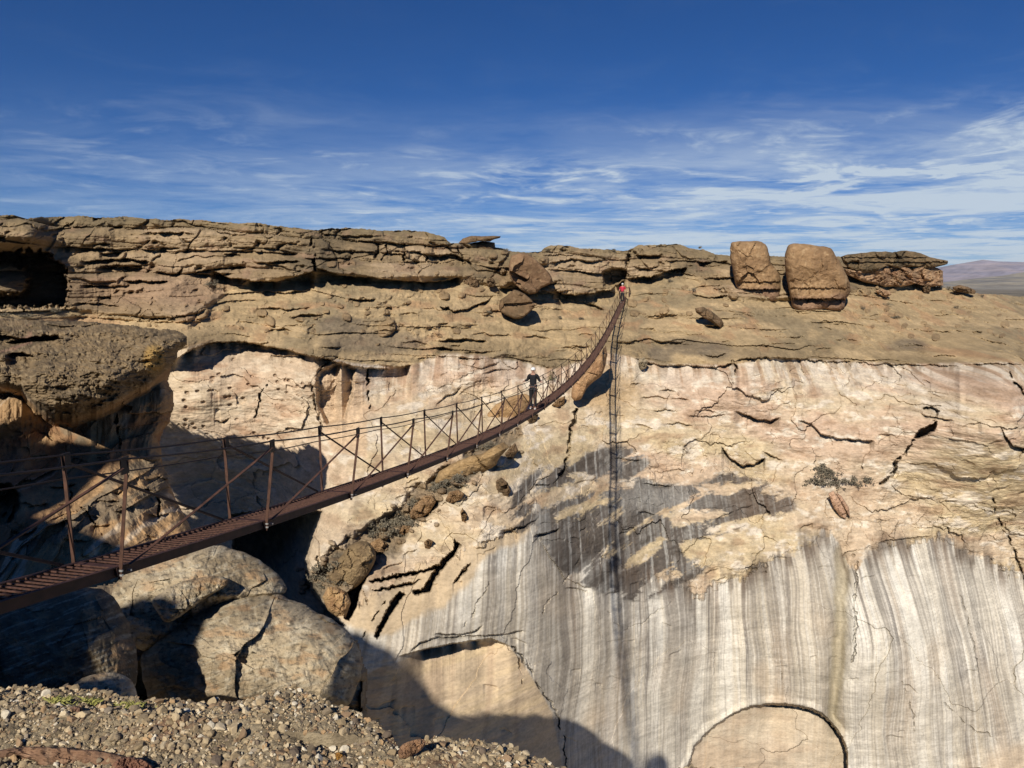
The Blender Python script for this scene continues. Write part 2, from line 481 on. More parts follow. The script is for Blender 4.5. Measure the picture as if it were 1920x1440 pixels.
def build_cliff():
    step = QUAL
    xs = np.arange(-190, 2110, step).astype(np.float32)
    nc = len(xs)
    sky = np.interp(xs, [p[0] for p in SKY_A], [p[1] for p in SKY_A])
    sky = sky + 2.2 * fbm(xs / 28, xs * 0 + 3.3, 4, 5) + 1.0 * perlin(xs / 5, xs * 0 + 9.1, 6)
    nr = int((1520 - 405) / step)
    v = np.linspace(0, 1, nr)[:, None]
    PY = (sky[None] + (1520 - sky[None]) * v).astype(np.float32)
    PX = np.broadcast_to(xs[None], PY.shape).astype(np.float32)
    # depth from control points, on a coarse lattice
    cx = np.arange(-200, 2121, 12.0); cy = np.arange(390, 1532, 12.0)
    CX, CY = np.meshgrid(cx, cy)
    R = rbf(CTRL_A, CX, CY)
    fx = (PX - cx[0]) / 12; fy = (PY - cy[0]) / 12
    ix = np.clip(fx.astype(int), 0, len(cx) - 2); iy = np.clip(fy.astype(int), 0, len(cy) - 2)
    fx = fx - ix; fy = fy - iy
    D = (R[iy, ix] * (1 - fx) * (1 - fy) + R[iy, ix + 1] * fx * (1 - fy) + R[iy + 1, ix] * (1 - fx) * fy + R[iy + 1, ix + 1] * fx * fy).astype(np.float32)
    U, T = ray(PX, PY)
    U = U.astype(np.float32); T = T.astype(np.float32)
    X = U * D; Z = T * D

    # ---------------- zones
    ycap = np.interp(xs, [-200, 0, 130, 200, 350, 440, 590, 700, 880, 930, 1010, 1040, 1100, 1160, 1200, 1290, 1370, 1480, 1600, 1750, 2120],
                     [570, 572, 575, 592, 600, 535, 512, 522, 520, 540, 520, 548, 550, 530, 516, 512, 560, 560, 545, 530, 555])[None]
    yrim = np.interp(xs, [-200, 300, 350, 420, 500, 640, 760, 830, 920, 1040, 1140, 1240, 1375, 1450, 1600, 1700, 1880, 2120],
                     [640, 650, 650, 642, 652, 680, 690, 662, 668, 690, 660, 684, 682, 671, 676, 683, 680, 690])[None]
    wx = 9 * fbm(PX / 60, PY / 60, 4, 31)
    cap = 1 - sstep(-6, 8, PY - ycap + wx * 0.4)
    yrim = yrim + 2.5 * fbm(xs / 24, xs * 0 + 8.8, 4, 33)[None]
    bench = (1 - cap) * (1 - sstep(-3, 4, PY - yrim + wx * 0.35))
    wall = 1 - cap - bench
    # grey striped lower wall: a curve that steps down into the buttress
    yvar = 7 * fbm(xs / 7, xs * 0 + 2.2, 3, 35)[None] + 16 * fbm(xs / 30, xs * 0 + 5.2, 3, 36)[None] + np.interp(xs, [-200, 560, 640, 700, 760, 860, 960, 1010, 1060, 1200, 1320, 1400, 1480, 1560, 1590, 1640, 1700, 1760, 1840, 1920, 2120],
                     [1300, 1240, 1150, 1120, 1080, 1035, 985, 940, 1010, 1075, 1110, 1070, 1030, 1000, 1060, 1030, 1008, 1005, 1040, 1080, 1100])[None]
    _q = (PY - yvar + wx * 1.3) / 42 + 0.22 * fbm(PX / 9, PY / 60, 5, 37, 0.6) + 0.30 * fbm(PX / 30, PY / 10, 5, 38, .6)
    varn = sstep(-0.10, 0.22, _q)
    # upper dark stained patch across the middle
    wx2 = 7 * fbm(PX / 22 + PY / 60, PY / 7, 5, 32, 0.62)
    P_ST = smooth_closed([(940, 985), (975, 905), (1000, 885), (1050, 872), (1100, 848), (1145, 834), (1200, 838), (1225, 870), (1215, 903), (1300, 911), (1360, 880), (1430, 900), (1440, 912), (1492, 930), (1496, 962), (1440, 975),
                          (1400, 992), (1320, 1010), (1330, 1060), (1300, 1092), (1200, 1135), (1130, 1112), (1060, 1084), (1030, 1040), (1000, 1010)], 1)
    dst = polydist(P_ST, PX + wx * 1.2, PY + wx2)
    for T_ in ([(995, 935), (1030, 915), (1100, 903), (1190, 902), (1185, 914), (1110, 922), (1060, 934), (1005, 960)],
               [(1172, 1068), (1205, 1030), (1238, 1004), (1250, 1012), (1222, 1040), (1190, 1062)],
               [(1185, 1122), (1215, 1098), (1262, 1070), (1275, 1078), (1240, 1104), (1205, 1128)],
               [(1245, 962), (1290, 958), (1350, 958), (1364, 966), (1320, 976), (1262, 988)],
               [(1060, 892), (1100, 884), (1110, 892), (1080, 902)],
               [(1040, 965), (1085, 945), (1150, 930), (1140, 942), (1090, 958), (1050, 978)],
               [(1300, 912), (1380, 908), (1425, 902), (1430, 908), (1380, 920), (1320, 922)],
               [(1275, 1020), (1330, 1005), (1400, 990), (1500, 968), (1520, 985), (1470, 1010), (1400, 1035), (1330, 1048), (1290, 1046)]):
        dst = np.minimum(dst, -2.2 * polydist(T_, PX + wx * 1.0, PY + wx2 * 1.2))
    stain = sstep(-5, 7, dst)

    # ---------------- relief
    zz = Z + 0.9 * fbm(X / 14, Z / 9, 4, 40) + 0.04 * X
    w = zz * 0.60 + 0.25 * np.sin(zz * 1.9)
    bed = np.floor(w); fr = w - bed
    prot = perlin(X / 9 + bed * 3.7, bed * 5.1 + 0.3, 41) * 1.3 + 0.6 * perlin(X / 2.6 + bed * 1.3, bed * 9.7 + 0.3, 42)
    bulge = np.sqrt(np.clip(1 - (2 * fr - 1) ** 2, 0, 1))
    slabs = -(prot * 0.80 + bulge * 0.75)
    w2 = zz * 3.1 + 0.4 * fbm(X / 5, Z / 3, 3, 43)
    b2 = np.floor(w2); f2 = w2 - b2
    thin = -(perlin(X / 2.8 + b2 * 2.3, b2 * 3.3, 44) * 0.17 + np.sqrt(np.clip(1 - (2 * f2 - 1) ** 2, 0, 1)) * 0.07)
    f1, e1, r1, ox, oy = worley(X / 4.2 + 0.4 * fbm(X / 3, Z / 3, 3, 46), Z / 2.2 + 0.3 * fbm(X / 3, Z / 3, 3, 47), 45)
    blocks = -(r1 - 0.5) * 1.1 + 0.55 * (1 - sstep(0.0, 0.08, e1)) * (r1 > 0.45) - 0.35 * (1 - np.clip(f1, 0, 1) ** 2)
    big = fbm(X / 18, Z / 12, 4, 48)
    med = fbm(X / 4, Z / 2.5, 5, 49)
    rough = fbm(X / 0.9, Z / 0.6, 4, 50)
    pitn = np.clip(fbm(X / 1.3, Z / 1.0, 3, 51) - 0.42, 0, 1)
    D += cap * (slabs + thin + blocks * 0.7 + big * 1.2 + med * 0.35 + rough * 0.10 + pitn * 1.5 + 0.05 * fbm(X / .35, Z / .3, 3, 64))
    cf, _, cr, _, _ = worley(X / 1.1 + 0.3 * fbm(X, Z, 2, 65), Z / 0.75, 66)
    cf2, _, cr2, _, _ = worley(X / 0.45, Z / 0.33, 67)
    clump = sstep(0.0, 0.4, fbm(X / 6, Z / 2.5, 3, 68) + 0.1)
    D -= (bench + 0.3 * cap) * clump * (0.55 * np.sqrt(np.clip(0.42 * cr - cf, 0, 1)) * (cr > 0.55) + 0.22 * np.sqrt(np.clip(0.40 - cf2, 0, 1)) * (cr2 > 0.6))
    # bench: smooth rounded slickrock with low bedding lines
    wb = zz * 1.6 + 0.5 * fbm(X / 8, Z / 3, 3, 52)
    bb = np.floor(wb); fb = wb - bb
    edge_b = (perlin(X / 7 + bb * 2.1, bb * 4.7, 53) + 0.15)
    D += bench * (big * 1.1 + med * 0.5 + rough * 0.15 + 0.05 * fbm(X / .35, Z / .25, 3, 69) + np.clip(edge_b - 0.15, 0, 1) * (fb * 0.7) - 0.15 * bulge + pitn * 0.5)
    # upper wall: broken faces and flakes
    wpx = 0.5 * fbm(X / 3, Z / 3, 4, 55); wpz = 0.4 * fbm(X / 3 + 9, Z / 3, 4, 56)
    fac = facets(X / 3.6 + wpx, Z / 2.0 + wpz, 57)
    fac2 = facets(X / 1.1 + wpx * 2, Z / 0.75 + wpz * 2, 58)
    mask2 = sstep(-0.05, 0.45, fbm(X / 7, Z / 5, 3, 59))
    upw = wall * (1 - varn)
    fine = fbm(X / 0.8, Z / 0.16, 4, 62); flk = facets(X / 0.7 + wpx * 2, Z / 0.3 + wpz * 2, 63)
    D += upw * (fac * 0.30 + fac2 * 0.15 * mask2 + flk * 0.07 * mask2 + med * 0.34 + rough * 0.07 * (0.5 + mask2) + fine * 0.03 + big * 0.7)
    D += wall * varn * (big * 0.5 + 0.22 * fbm(X / 2.6, Z / 22, 3, 39) + med * 0.10 + facets(X / 6 + wpx * .25, Z / 8 + wpz * .25, 60) * 0.13 + rough * 0.012 + 0.025 * fbm(X / 5, Z / 0.5, 3, 61) + fine * 0.006)
    # flakes: conchoidal scars with a sharp upper lip on the wall
    r_ = np.random.default_rng(5)
    for _ in range(150):
        x = r_.uniform(330, 1980); y = r_.uniform(690, 1400)
        if (x < 640 and y > 800) or (y > 1290 and 1250 < x < 1620): continue
        L_ = r_.uniform(10, 42); sl = r_.uniform(-0.5, 0.35)
        big_ = 0.5 if y > np.interp(x, xs, yvar[0]) else 1.0
        ledge(D, PX, PY, [(x, y), (x + L_ * 0.35, y - L_ * 0.08 + sl * L_ * 0.3), (x + L_ * 0.7, y - L_ * 0.02 + sl * L_ * 0.6), (x + L_, y + sl * L_)],
              r_.uniform(0.12, 0.42) * big_, r_.uniform(5, 18), 1.6, 0.0, L_ * 0.25)
    for _ in range(110):
        x = r_.uniform(440, 1900); y = r_.uniform(560, 670)
        L_ = r_.uniform(12, 70)
        ledge(D, PX, PY, [(x, y), (x + L_ * 0.5, y + r_.uniform(-4, 3)), (x + L_, y + r_.uniform(-3, 5))], r_.uniform(0.15, 0.8), r_.uniform(4, 14), 2.0, 0.0, L_ * 0.3)
    for _ in range(34):
        x = r_.uniform(130, 1330); y = r_.uniform(430, 560)
        L_ = r_.uniform(25, 110)
        ledge(D, PX, PY, [(x, y), (x + L_ * 0.5, y + r_.uniform(-3, 3)), (x + L_, y + r_.uniform(-3, 3))], r_.uniform(0.4, 1.6), r_.uniform(5, 14), 2.0, 0.2, L_ * 0.2)
    for _ in range(12):      # joints running down and across the wall
        x = r_.uniform(900, 1950); y = r_.uniform(700, 960); a = r_.uniform(0.8, 2.4); L_ = r_.uniform(25, 110)
        pts = [(x + math.cos(a) * L_ * k / 4 + r_.uniform(-5, 5), y + math.sin(a) * L_ * k / 4 + r_.uniform(-3, 3)) for k in range(5)]
        crack(D, PX, PY, pts, 0.5, 0.12, 4.0)

    # ---------------- traced shapes: rims, undercuts, cracks
    def Lg(pts, amp, decay=25, **k): ledge(D, PX, PY, pts, amp, decay, **k)
    def Cr(pts, w_, d_, **k): crack(D, PX, PY, pts, w_, d_, **k)
    def Pt(pts, d_, e_=3.0, **k): pit(D, PX, PY, pts, d_, e_, **k)
    # cave at the far left and the face beside it
    Pt([(-190, 470), (10, 470), (60, 466), (95, 476), (124, 500), (129, 540), (128, 574), (60, 578), (-190, 576)], 9, 6, jit=8)
    Pt([(-190, 486), (-40, 478), (20, 484), (52, 492), (66, 520), (58, 548), (40, 562), (-190, 566)], -4.5, 16, jit=5)
    D -= 5.0 * (1 - sstep(40, 120, PX)) * (1 - sstep(440, 480, PY))
    Lg([(150, 489), (190, 487), (240, 485), (282, 490)], 1.5, 10)
    Lg([(290, 507), (330, 514), (345, 500)], 1.4, 10)
    Lg([(225, 503), (262, 501), (290, 506)], 0.9, 7)
    Lg([(250, 463), (300, 462), (340, 465)], 0.9, 7)
    Lg([(340, 465), (400, 470), (470, 470), (560, 477)], 1.0, 8)
    Lg([(150, 533), (200, 536), (245, 535)], 0.9, 7)
    Lg([(135, 569), (180, 568), (228, 573)], 1.1, 8)
    Lg([(130, 590), (200, 597), (300, 603), (380, 602)], 0.4, 12)
    Lg([(395, 506), (430, 520), (470, 526), (520, 527), (560, 517), (592, 506)], 3.2, 26, up=0.6)
    Cr([(585, 448), (580, 465), (588, 480), (592, 505)], 7, 2.4)
    Lg([(590, 500), (640, 516), (700, 520), (760, 527), (820, 528), (865, 519)], 2.6, 18, up=0.5)
    Lg([(600, 465), (640, 470), (700, 472), (765, 477)], 0.9, 8)
    Lg([(640, 450), (690, 452), (722, 457)], 1.4, 8)
    Lg([(590, 436), (640, 441), (700, 444)], 0.8, 6)
    Pt([(430, 965), (520, 950), (606, 958), (592, 1000), (578, 1050), (590, 1100), (610, 1130), (650, 1175), (560, 1190), (440, 1100)], 9, 10)
    Lg([(75, 432), (120, 428), (160, 424), (195, 428)], 0.9, 7)
    Lg([(100, 432), (130, 420), (145, 409)], 1.0, 5)
    Lg([(780, 470), (815, 480), (850, 476), (875, 488)], 1.6, 12)
    for x in (705, 722, 758, 800, 858): Cr([(x, 462), (x + 3, 474), (x - 2, 486)], 3.5, 1.6)
    Lg([(1038, 543), (1055, 551), (1080, 552), (1110, 550), (1145, 542), (1176, 522)], 3.0, 24, up=0.8)
    Pt([(1128, 508), (1150, 500), (1176, 504), (1176, 524), (1150, 540), (1130, 538)], 3.0, 5)
    Lg([(1030, 492), (1070, 486), (1110, 490), (1160, 486)], 1.2, 9)
    Lg([(1020, 478), (1060, 477), (1110, 480)], 0.8, 6)
    Cr([(1175, 470), (1174, 490), (1178, 512)], 4, 2.4)
    Lg([(1176, 524), (1195, 518), (1220, 520), (1250, 508), (1290, 500)], 2.4, 12, up=0.6)
    Lg([(1190, 478), (1220, 480), (1245, 476)], 2.0, 9)
    Lg([(1240, 490), (1280, 487), (1330, 492)], 1.4, 8)
    Lg([(1296, 550), (1330, 558), (1370, 552)], 1.8, 8)
    Lg([(1190, 500), (1260, 510), (1330, 520), (1366, 520)], 0.5, 8)
    Pt([(1090, 568), (1112, 570), (1130, 577), (1133, 584), (1110, 581)], 1.6, 3)
    Lg([(836, 574), (850, 583), (870, 581), (893, 572), (916, 562), (925, 552)], 1.9, 8)
    Pt([(824, 576), (842, 574), (846, 582), (830, 584)], 1.5, 3)
    Lg([(500, 576), (540, 580), (585, 576)], 0.9, 6)
    Pt([(540, 594), (575, 588), (612, 590), (590, 598), (550, 600)], 1.0, 3)
    Lg([(822, 640), (845, 636), (880, 635), (915, 640)], 1.6, 9)
    Lg([(815, 655), (830, 650), (850, 657)], 1.2, 7)
    Lg([(1700, 616), (1740, 620), (1790, 622)], 0.8, 6)
    Pt([(1820, 620), (1843, 621), (1838, 626), (1824, 626)], 0.9, 2)
    Lg([(1830, 632), (1862, 640), (1890, 646), (1915, 655)], 0.6, 6)
    Lg([(440, 600), (520, 612), (600, 606)], 0.4, 9)
    Lg([(1200, 594), (1230, 596), (1275, 590)], 0.7, 5)
    # the rim
    Lg([(100, 690), (250, 680), (330, 672), (365, 652), (400, 641), (450, 639), (500, 648), (540, 657), (590, 668), (640, 680)], 2.3, 90, up=0.3, ends=16)
    Lg([(640, 682), (690, 690), (730, 691), (772, 684)], 1.6, 60)
    Lg([(780, 672), (830, 668), (900, 672), (960, 668), (1035, 690)], 0.5, 30)
    Lg([(1150, 640), (1180, 642), (1215, 634), (1240, 640), (1290, 640)], 1.0, 12)
    Lg([(1192, 673), (1220, 680), (1245, 685), (1290, 684), (1340, 688), (1378, 680)], 0.9, 40)
    Lg([(1376, 676), (1405, 671), (1450, 670), (1500, 672), (1550, 676), (1600, 676)], 0.95, 60, jit=3.2)
    Lg([(1600, 677), (1650, 681), (1700, 684), (1750, 684), (1800, 685)], 0.7, 40, jit=3.5)
    Lg([(1800, 685), (1860, 680), (1920, 683), (2100, 690)], 0.7, 50)
    Cr([(1374, 672), (1378, 690), (1375, 720)], 4, 1.2)
    Lg([(1318, 665), (1345, 668), (1365, 660)], 0.9, 6)
    # alcove and big scar at left centre
    Cr([(632, 668), (600, 690), (588, 715), (586, 745), (592, 765), (600, 790), (606, 820)], 3.0, 0.6)
    Pt([(590, 712), (598, 692), (640, 676), (668, 690), (664, 740), (650, 790), (612, 800), (592, 760)], 1.1, 8)
    Cr([(690, 692), (688, 720), (692, 765)], 3.5, 1.4)
    Cr([(500, 720), (487, 745), (480, 770), (478, 785)], 2.5, 0.9)
    Lg([(400, 785), (415, 791), (432, 782)], 0.8, 5)
    Lg([(815, 762), (835, 742), (850, 738), (868, 722)], 0.6, 8)
    Lg([(905, 700), (930, 692), (945, 694), (965, 692)], 0.5, 6)
    Lg([(860, 680), (900, 690), (940, 678)], 0.4, 8)
    # right wall
    Lg([(1376, 771), (1398, 775), (1420, 787), (1445, 788), (1464, 782)], 1.1, 10)
    Lg([(1497, 787), (1520, 793), (1538, 812), (1565, 820), (1600, 824), (1640, 826)], 0.9, 16)
    Lg([(1354, 838), (1368, 857), (1392, 873), (1415, 869), (1434, 857)], 1.5, 12, ends=6)
    Lg([(1428, 845), (1448, 854), (1468, 862)], 0.9, 6)
    Lg([(1288, 778), (1330, 780), (1360, 776)], 0.5, 6)
    Pt([(1745, 795), (1758, 790), (1752, 810), (1722, 824), (1712, 822), (1722, 806)], 2.2, 3)
    Cr([(1735, 760), (1760, 770), (1752, 790)], 3, 1.0)
    Cr([(1712, 824), (1700, 845), (1680, 868), (1672, 890), (1652, 905)], 6, 1.5)
    Lg([(1725, 775), (1760, 783), (1790, 787)], 0.6, 7)
    Cr([(1893, 700), (1900, 718), (1918, 738)], 4, 1.2)
    Lg([(1876, 796), (1884, 815), (1900, 836), (1935, 842)], 1.3, 10)
    Cr([(1858, 935), (1870, 965), (1885, 1000), (1900, 1030), (1912, 1062), (1925, 1090)], 4, 0.7)
    Cr([(1078, 768), (1072, 800), (1066, 840), (1062, 872), (1048, 890)], 7, 1.3)
    Lg([(1150, 858), (1185, 862), (1205, 862)], 0.6, 6)
    Lg([(1200, 905), (1230, 908), (1262, 911)], 0.6, 5)
    for a_, b_, c_ in ((1200, 745, 60), (1222, 770, 50), (1255, 748, 40), (1245, 795, 55), (1300, 770, 45), (1180, 720, 30), (1235, 732, 36)):
        Lg([(a_, b_), (a_ + c_ * .5, b_ - 3), (a_ + c_, b_ + 3)], 0.6, 7)
    # buttress edge ledges
    Pt([(690, 1089), (740, 1077), (790, 1068), (825, 1057), (822, 1068), (780, 1078), (735, 1087), (700, 1094)], 2.0, 4, jit=3)
    Pt([(692, 1106), (730, 1099), (775, 1090), (800, 1082), (770, 1098), (735, 1106), (705, 1110)], 1.4, 4, jit=3)
    Pt([(853, 1008), (863, 1020), (858, 1036), (838, 1058), (818, 1085), (806, 1112), (775, 1116), (772, 1108), (790, 1104), (812, 1072), (830, 1046), (850, 1030)], 2.0, 4, jit=3)
    Pt([(884, 1052), (880, 1066), (860, 1090), (850, 1098), (852, 1088), (868, 1068)], 1.0, 4, jit=3)
    Pt([(748, 1108), (762, 1112), (742, 1140), (722, 1172), (708, 1200), (700, 1194), (716, 1160), (732, 1128)], 2.0, 4, jit=2.5)
    Cr([(720, 1125), (706, 1150), (692, 1175), (680, 1192)], 2, 0.5)
    Pt([(640, 1120), (662, 1100), (690, 1050), (700, 1060), (680, 1100), (668, 1140), (655, 1165), (645, 1160)], 4, 4, jit=1)
    Lg([(768, 1222), (785, 1205), (820, 1194), (880, 1192), (930, 1190), (985, 1181)], 0.6, 6)
    Lg([(815, 1188), (860, 1188), (885, 1185), (905, 1172)], 0.7, 5)
    Lg([(742, 1232), (790, 1218), (840, 1208), (880, 1201), (920, 1197), (945, 1206), (962, 1214)], 2.6, 55, jit=0.8, ends=60)
    Cr([(962, 1212), (990, 1250), (1012, 1290), (1040, 1330), (1056, 1380), (1062, 1440)], 2.0, 0.5)
    Cr([(972, 1232), (974, 1262), (978, 1280)], 2.0, 0.4)
    Cr([(1005, 910), (1040, 905), (1060, 888)], 2, 0.5)
    Lg([(935, 1000), (965, 990), (985, 985), (1010, 970)], 0.6, 7)
    Lg([(1000, 1004), (1018, 1000), (1050, 990)], 1.1, 8)
    Lg([(1058, 1100), (1080, 1103), (1105, 1108)], 0.5, 5)
    Cr([(1015, 1150), (1030, 1130), (1048, 1105), (1065, 1085), (1090, 1040)], 1.0, 0.2)
    Cr([(1135, 1145), (1170, 1185), (1200, 1170), (1225, 1150), (1260, 1130)], 0.8, 0.12)
    Cr([(870, 1175), (888, 1145), (905, 1118), (918, 1090)], 0.9, 0.2)
    # lower right: arch and the runnel
    arch = smooth_closed([(1268, 1530), (1284, 1430), (1320, 1372), (1370, 1338), (1430, 1318), (1480, 1318), (1530, 1330), (1568, 1362), (1588, 1400), (1592, 1450), (1590, 1530)], 2)
    da = polydist(arch, PX + wx * 0.5, PY + wx * 0.4)
    D += 1.8 * sstep(0, 3, da + 2.5 * fbm(PX / 9, PY / 9, 3, 86)) * np.clip(1 - da / 220, 0, 1) * (0.3 + 0.7 * sstep(1330, 1470, PX))
    D -= 0.25 * sstep(-14, -2, da) * (da < 0)
    Lg([(1430, 1317), (1465, 1322), (1500, 1324), (1540, 1334), (1575, 1372)], 0.9, 8)
    xr = np.interp(PY[:, 0], [1000, 1060, 1150, 1250, 1330, 1400, 1520], [1575, 1578, 1574, 1568, 1560, 1590, 1600])[:, None]
    run = np.exp(-((PX - xr - wx * 0.6) / 17) ** 2) * sstep(995, 1040, PY) * (1 - sstep(1340, 1420, PY))
    D += run * 0.9
    Cr([(1600, 1040), (1606, 1080), (1600, 1130), (1606, 1180), (1598, 1240)], 6, 0.35)
    Cr([(1466, 1240), (1470, 1290)], .7, 0.12)
    Cr([(1690, 1280), (1705, 1310), (1716, 1370)], .8, 0.2)
    Lg([(1690, 1282), (1706, 1285), (1722, 1300)], 0.3, 5)
    Cr([(1800, 1110), (1812, 1160), (1826, 1210), (1835, 1260)], .9, 0.15)
    Cr([(1770, 1320), (1800, 1345), (1830, 1375), (1850, 1372), (1870, 1385)], 1.0, 0.2)
    Lg([(1180, 1072), (1240, 1090), (1320, 1108), (1400, 1072), (1480, 1032), (1555, 1002)], .10, 16, jit=9)
    Lg([(1640, 1032), (1700, 1010), (1760, 1006), (1840, 1040), (1920, 1080)], .10, 16, jit=9)
    Lg([(1010, 1010), (1060, 1084), (1110, 1104)], .3, 20, jit=4)
    Lg([(1650, 1014), (1700, 1008), (1748, 1004)], 0.6, 6)

    # half buried rubble on the slope, in the gully and along the foot of the cap
    rub = np.zeros_like(D)
    zones = [(600, 1050, 470, 600, 130), (130, 600, 560, 625, 40), (1180, 1380, 520, 600, 40), (1580, 1900, 545, 640, 60), (560, 980, 800, 1120, 120), (640, 900, 600, 650, 20), (1640, 1760, 500, 560, 25)]
    for (ax, bx, ay, by, cnt) in zones:
        for _ in range(cnt):
            x = r_.uniform(ax, bx); y = r_.uniform(ay, by)
            if cnt == 120: y = np.interp(x, [560, 640, 740, 840, 960], [1090, 1060, 990, 905, 815]) + r_.normal() * 22
            rx = np.exp(r_.normal(1.35, .5)); ry = rx * r_.uniform(.5, .9)
            c0 = int((x - rx * 1.5 - xs[0]) / step); c1 = int((x + rx * 1.5 - xs[0]) / step) + 2
            if c0 < 0 or c1 > nc: continue
            rr = np.where(np.abs(PY[:, (c0 + c1) // 2] - y) < ry * 1.5 + 2)[0]
            if len(rr) < 2: continue
            sl = (slice(rr[0], rr[-1] + 1), slice(c0, c1))
            ax_ = r_.uniform(-.5, .5)
            qx = (PX[sl] - x) / rx; qy = (PY[sl] - y) / ry + qx * ax_
            e = (np.abs(qx) ** 2.6 + np.abs(qy) ** 2.6)
            dm = np.clip(1 - e, 0, 1) ** 0.35
            D[sl] -= dm * rx * 0.07 * (0.8 + .3 * qx * r_.uniform(-1, 1))
            rub[sl] = np.maximum(rub[sl], (e < 1) * r_.uniform(.25, 1))
    # ---------------- colour of the stone
    n1 = fbm(X / 10, Z / 4, 5, 70); n2 = fbm(X / 2.5, Z / 1.0, 5, 71); n3 = fbm(X / 0.7, Z / 0.35, 4, 72)
    ban = fbm(X / 30, (Z + 0.03 * X) / 0.55, 5, 73)
    C = np.zeros(D.shape + (3,), np.float32)
    c_cap = blend(np.broadcast_to(lin(160, 138, 106), C.shape), lin(124, 109, 86), sstep(-0.1, 0.6, n1 + 0.5 * n2))
    c_cap = blend(c_cap, lin(184, 160, 128), sstep(0.05, 0.6, -n1 + 0.6 * ban))
    c_cap = blend(c_cap, lin(164, 134, 108), 0.6 * sstep(0.2, 0.7, n2))
    top = 1 - sstep(0, 26, PY - sky[None] + n2 * 10)
    c_cap = blend(c_cap, lin(134, 119, 90), 0.6 * top)
    redz = np.exp(-((PX - 300) / 200) ** 2 - ((PY - 545) / 35) ** 2)
    c_cap = blend(c_cap, lin(168, 138, 112), 0.7 * redz)
    c_b = blend(np.broadcast_to(lin(186, 162, 124), C.shape), lin(202, 176, 136), sstep(-0.2, 0.5, ban))
    c_b = blend(c_b, lin(150, 134, 106), 0.8 * sstep(0.1, 0.6, n1 + 0.5 * n2))
    c_b = blend(c_b, lin(182, 144, 108), 0.6 * sstep(0.1, 0.6, n2 - 0.4 * n1))
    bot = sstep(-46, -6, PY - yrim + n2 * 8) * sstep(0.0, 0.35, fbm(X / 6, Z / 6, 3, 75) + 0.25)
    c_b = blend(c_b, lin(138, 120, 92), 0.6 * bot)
    for (gx, gy, gw, gh) in ((1290, 650, 55, 22), (1345, 660, 40, 20), (1700, 645, 40, 14), (700, 640, 110, 30), (650, 610, 60, 20), (1240, 665, 30, 16)):
        c_b = blend(c_b, lin(122, 110, 94), 0.7 * sstep(0.25, 0.75, np.exp(-((PX - gx) / gw) ** 2 - ((PY - gy) / gh) ** 2) + 0.28 * n2))
    c_w = blend(np.broadcast_to(lin(220, 196, 160), C.shape), lin(226, 206, 172), sstep(-0.2, 0.5, ban))
    c_w = blend(c_w, lin(212, 180, 152), 0.85 * sstep(-0.25, 0.35, n1 + .3 * n2) * (1 - 0.6 * sstep(780, 960, PY)))
    c_w = blend(c_w, lin(212, 188, 142), 0.7 * sstep(-0.1, 0.45, -n1 + 0.3 * n2) * sstep(740, 850, PY))
    c_w = blend(c_w, lin(170, 136, 104), 0.6 * sstep(0.25, 0.65, n2))
    c_w = blend(c_w, lin(238, 222, 198), 0.85 * sstep(0.15, 0.55, -n2 + 0.5 * n3))
    c_w = blend(c_w, lin(164, 140, 112), 0.55 * sstep(0.35, 0.65, fbm(X / 1.4, Z / 0.5, 5, 74)))
    streak = fbm(X / 0.7, Z / 12, 5, 77)
    wht = sstep(0.0, 0.5, streak + 0.25) * (1 - sstep(8, 75, PY - yrim + 26 * n1))
    c_w = blend(c_w, lin(238, 224, 202), 0.7 * wht * (PX > 600))
    c_w = blend(c_w, lin(160, 122, 92), 0.55 * sstep(0.1, 0.5, -streak) * (1 - sstep(10, 90, PY - yrim + 30 * n1)))
    c_w = blend(c_w, lin(224, 200, 166), 0.6 * (1 - sstep(560, 680, PX)))
    pw = np.exp(-((PX - 1140) / 80) ** 2 - ((PY - 735) / 55) ** 2)
    c_w = blend(c_w, lin(196, 164, 118), 0.8 * sstep(0.3, 0.8, pw))
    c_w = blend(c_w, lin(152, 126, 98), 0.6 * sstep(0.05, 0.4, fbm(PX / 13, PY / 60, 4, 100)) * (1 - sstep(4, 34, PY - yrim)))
    # striped wall
    wsx = X + 0.35 * fbm(X / 4, Z / 9, 3, 78) + 0.0006 * (PX - 1250) * (Z + 25) * 0.35
    s1 = fbm(wsx / 1.5, Z / 60, 5, 79, .6); s2 = fbm(wsx / 0.26, Z / 22, 4, 80); s3 = fbm(wsx / 6, Z / 40, 3, 81)
    lim = sstep(0.0, 1.0, (PY - yvar) / 420)          # streaks thin out downward
    c_v = np.broadcast_to(lin(222, 211, 190), C.shape)
    c_v = blend(c_v, lin(216, 200, 172), sstep(0.0, 0.6, s3) * (0.3 + 0.5 * lim))
    c_v = blend(c_v, lin(198, 190, 176), 0.65 * sstep(-0.15, 0.5, s1 - 0.2 * s3))
    c_v = blend(c_v, lin(162, 154, 144), 0.62 * sstep(0.02, 0.46, s1 * 0.7 + s2 * 0.6 - 0.35 * lim))
    c_v = blend(c_v, lin(116, 107, 99), 0.65 * sstep(0.26, 0.62, s1 * 0.6 + s2 * 0.7 + 0.25 * (1 - lim) - 0.2 * lim))
    s4 = fbm(wsx / 0.8, Z / 50, 4, 97)
    c_v = blend(c_v, lin(124, 117, 111), 0.7 * sstep(0.05, 0.45, s4 + .3 * s2) * (1 - .65 * lim))
    c_v = blend(c_v, lin(236, 230, 216), 0.85 * sstep(0.06, 0.32, -s4 - .4 * s2) * (1 - .4 * lim))
    c_v = blend(c_v, lin(232, 224, 208), 0.8 * sstep(0.18, 0.5, -s2 + 0.25 * s3 - 0.1))
    lf = fbm(X / 9, Z / 14, 4, 89)
    c_v = blend(c_v, lin(184, 170, 148), 0.5 * sstep(-.05, .45, lf))
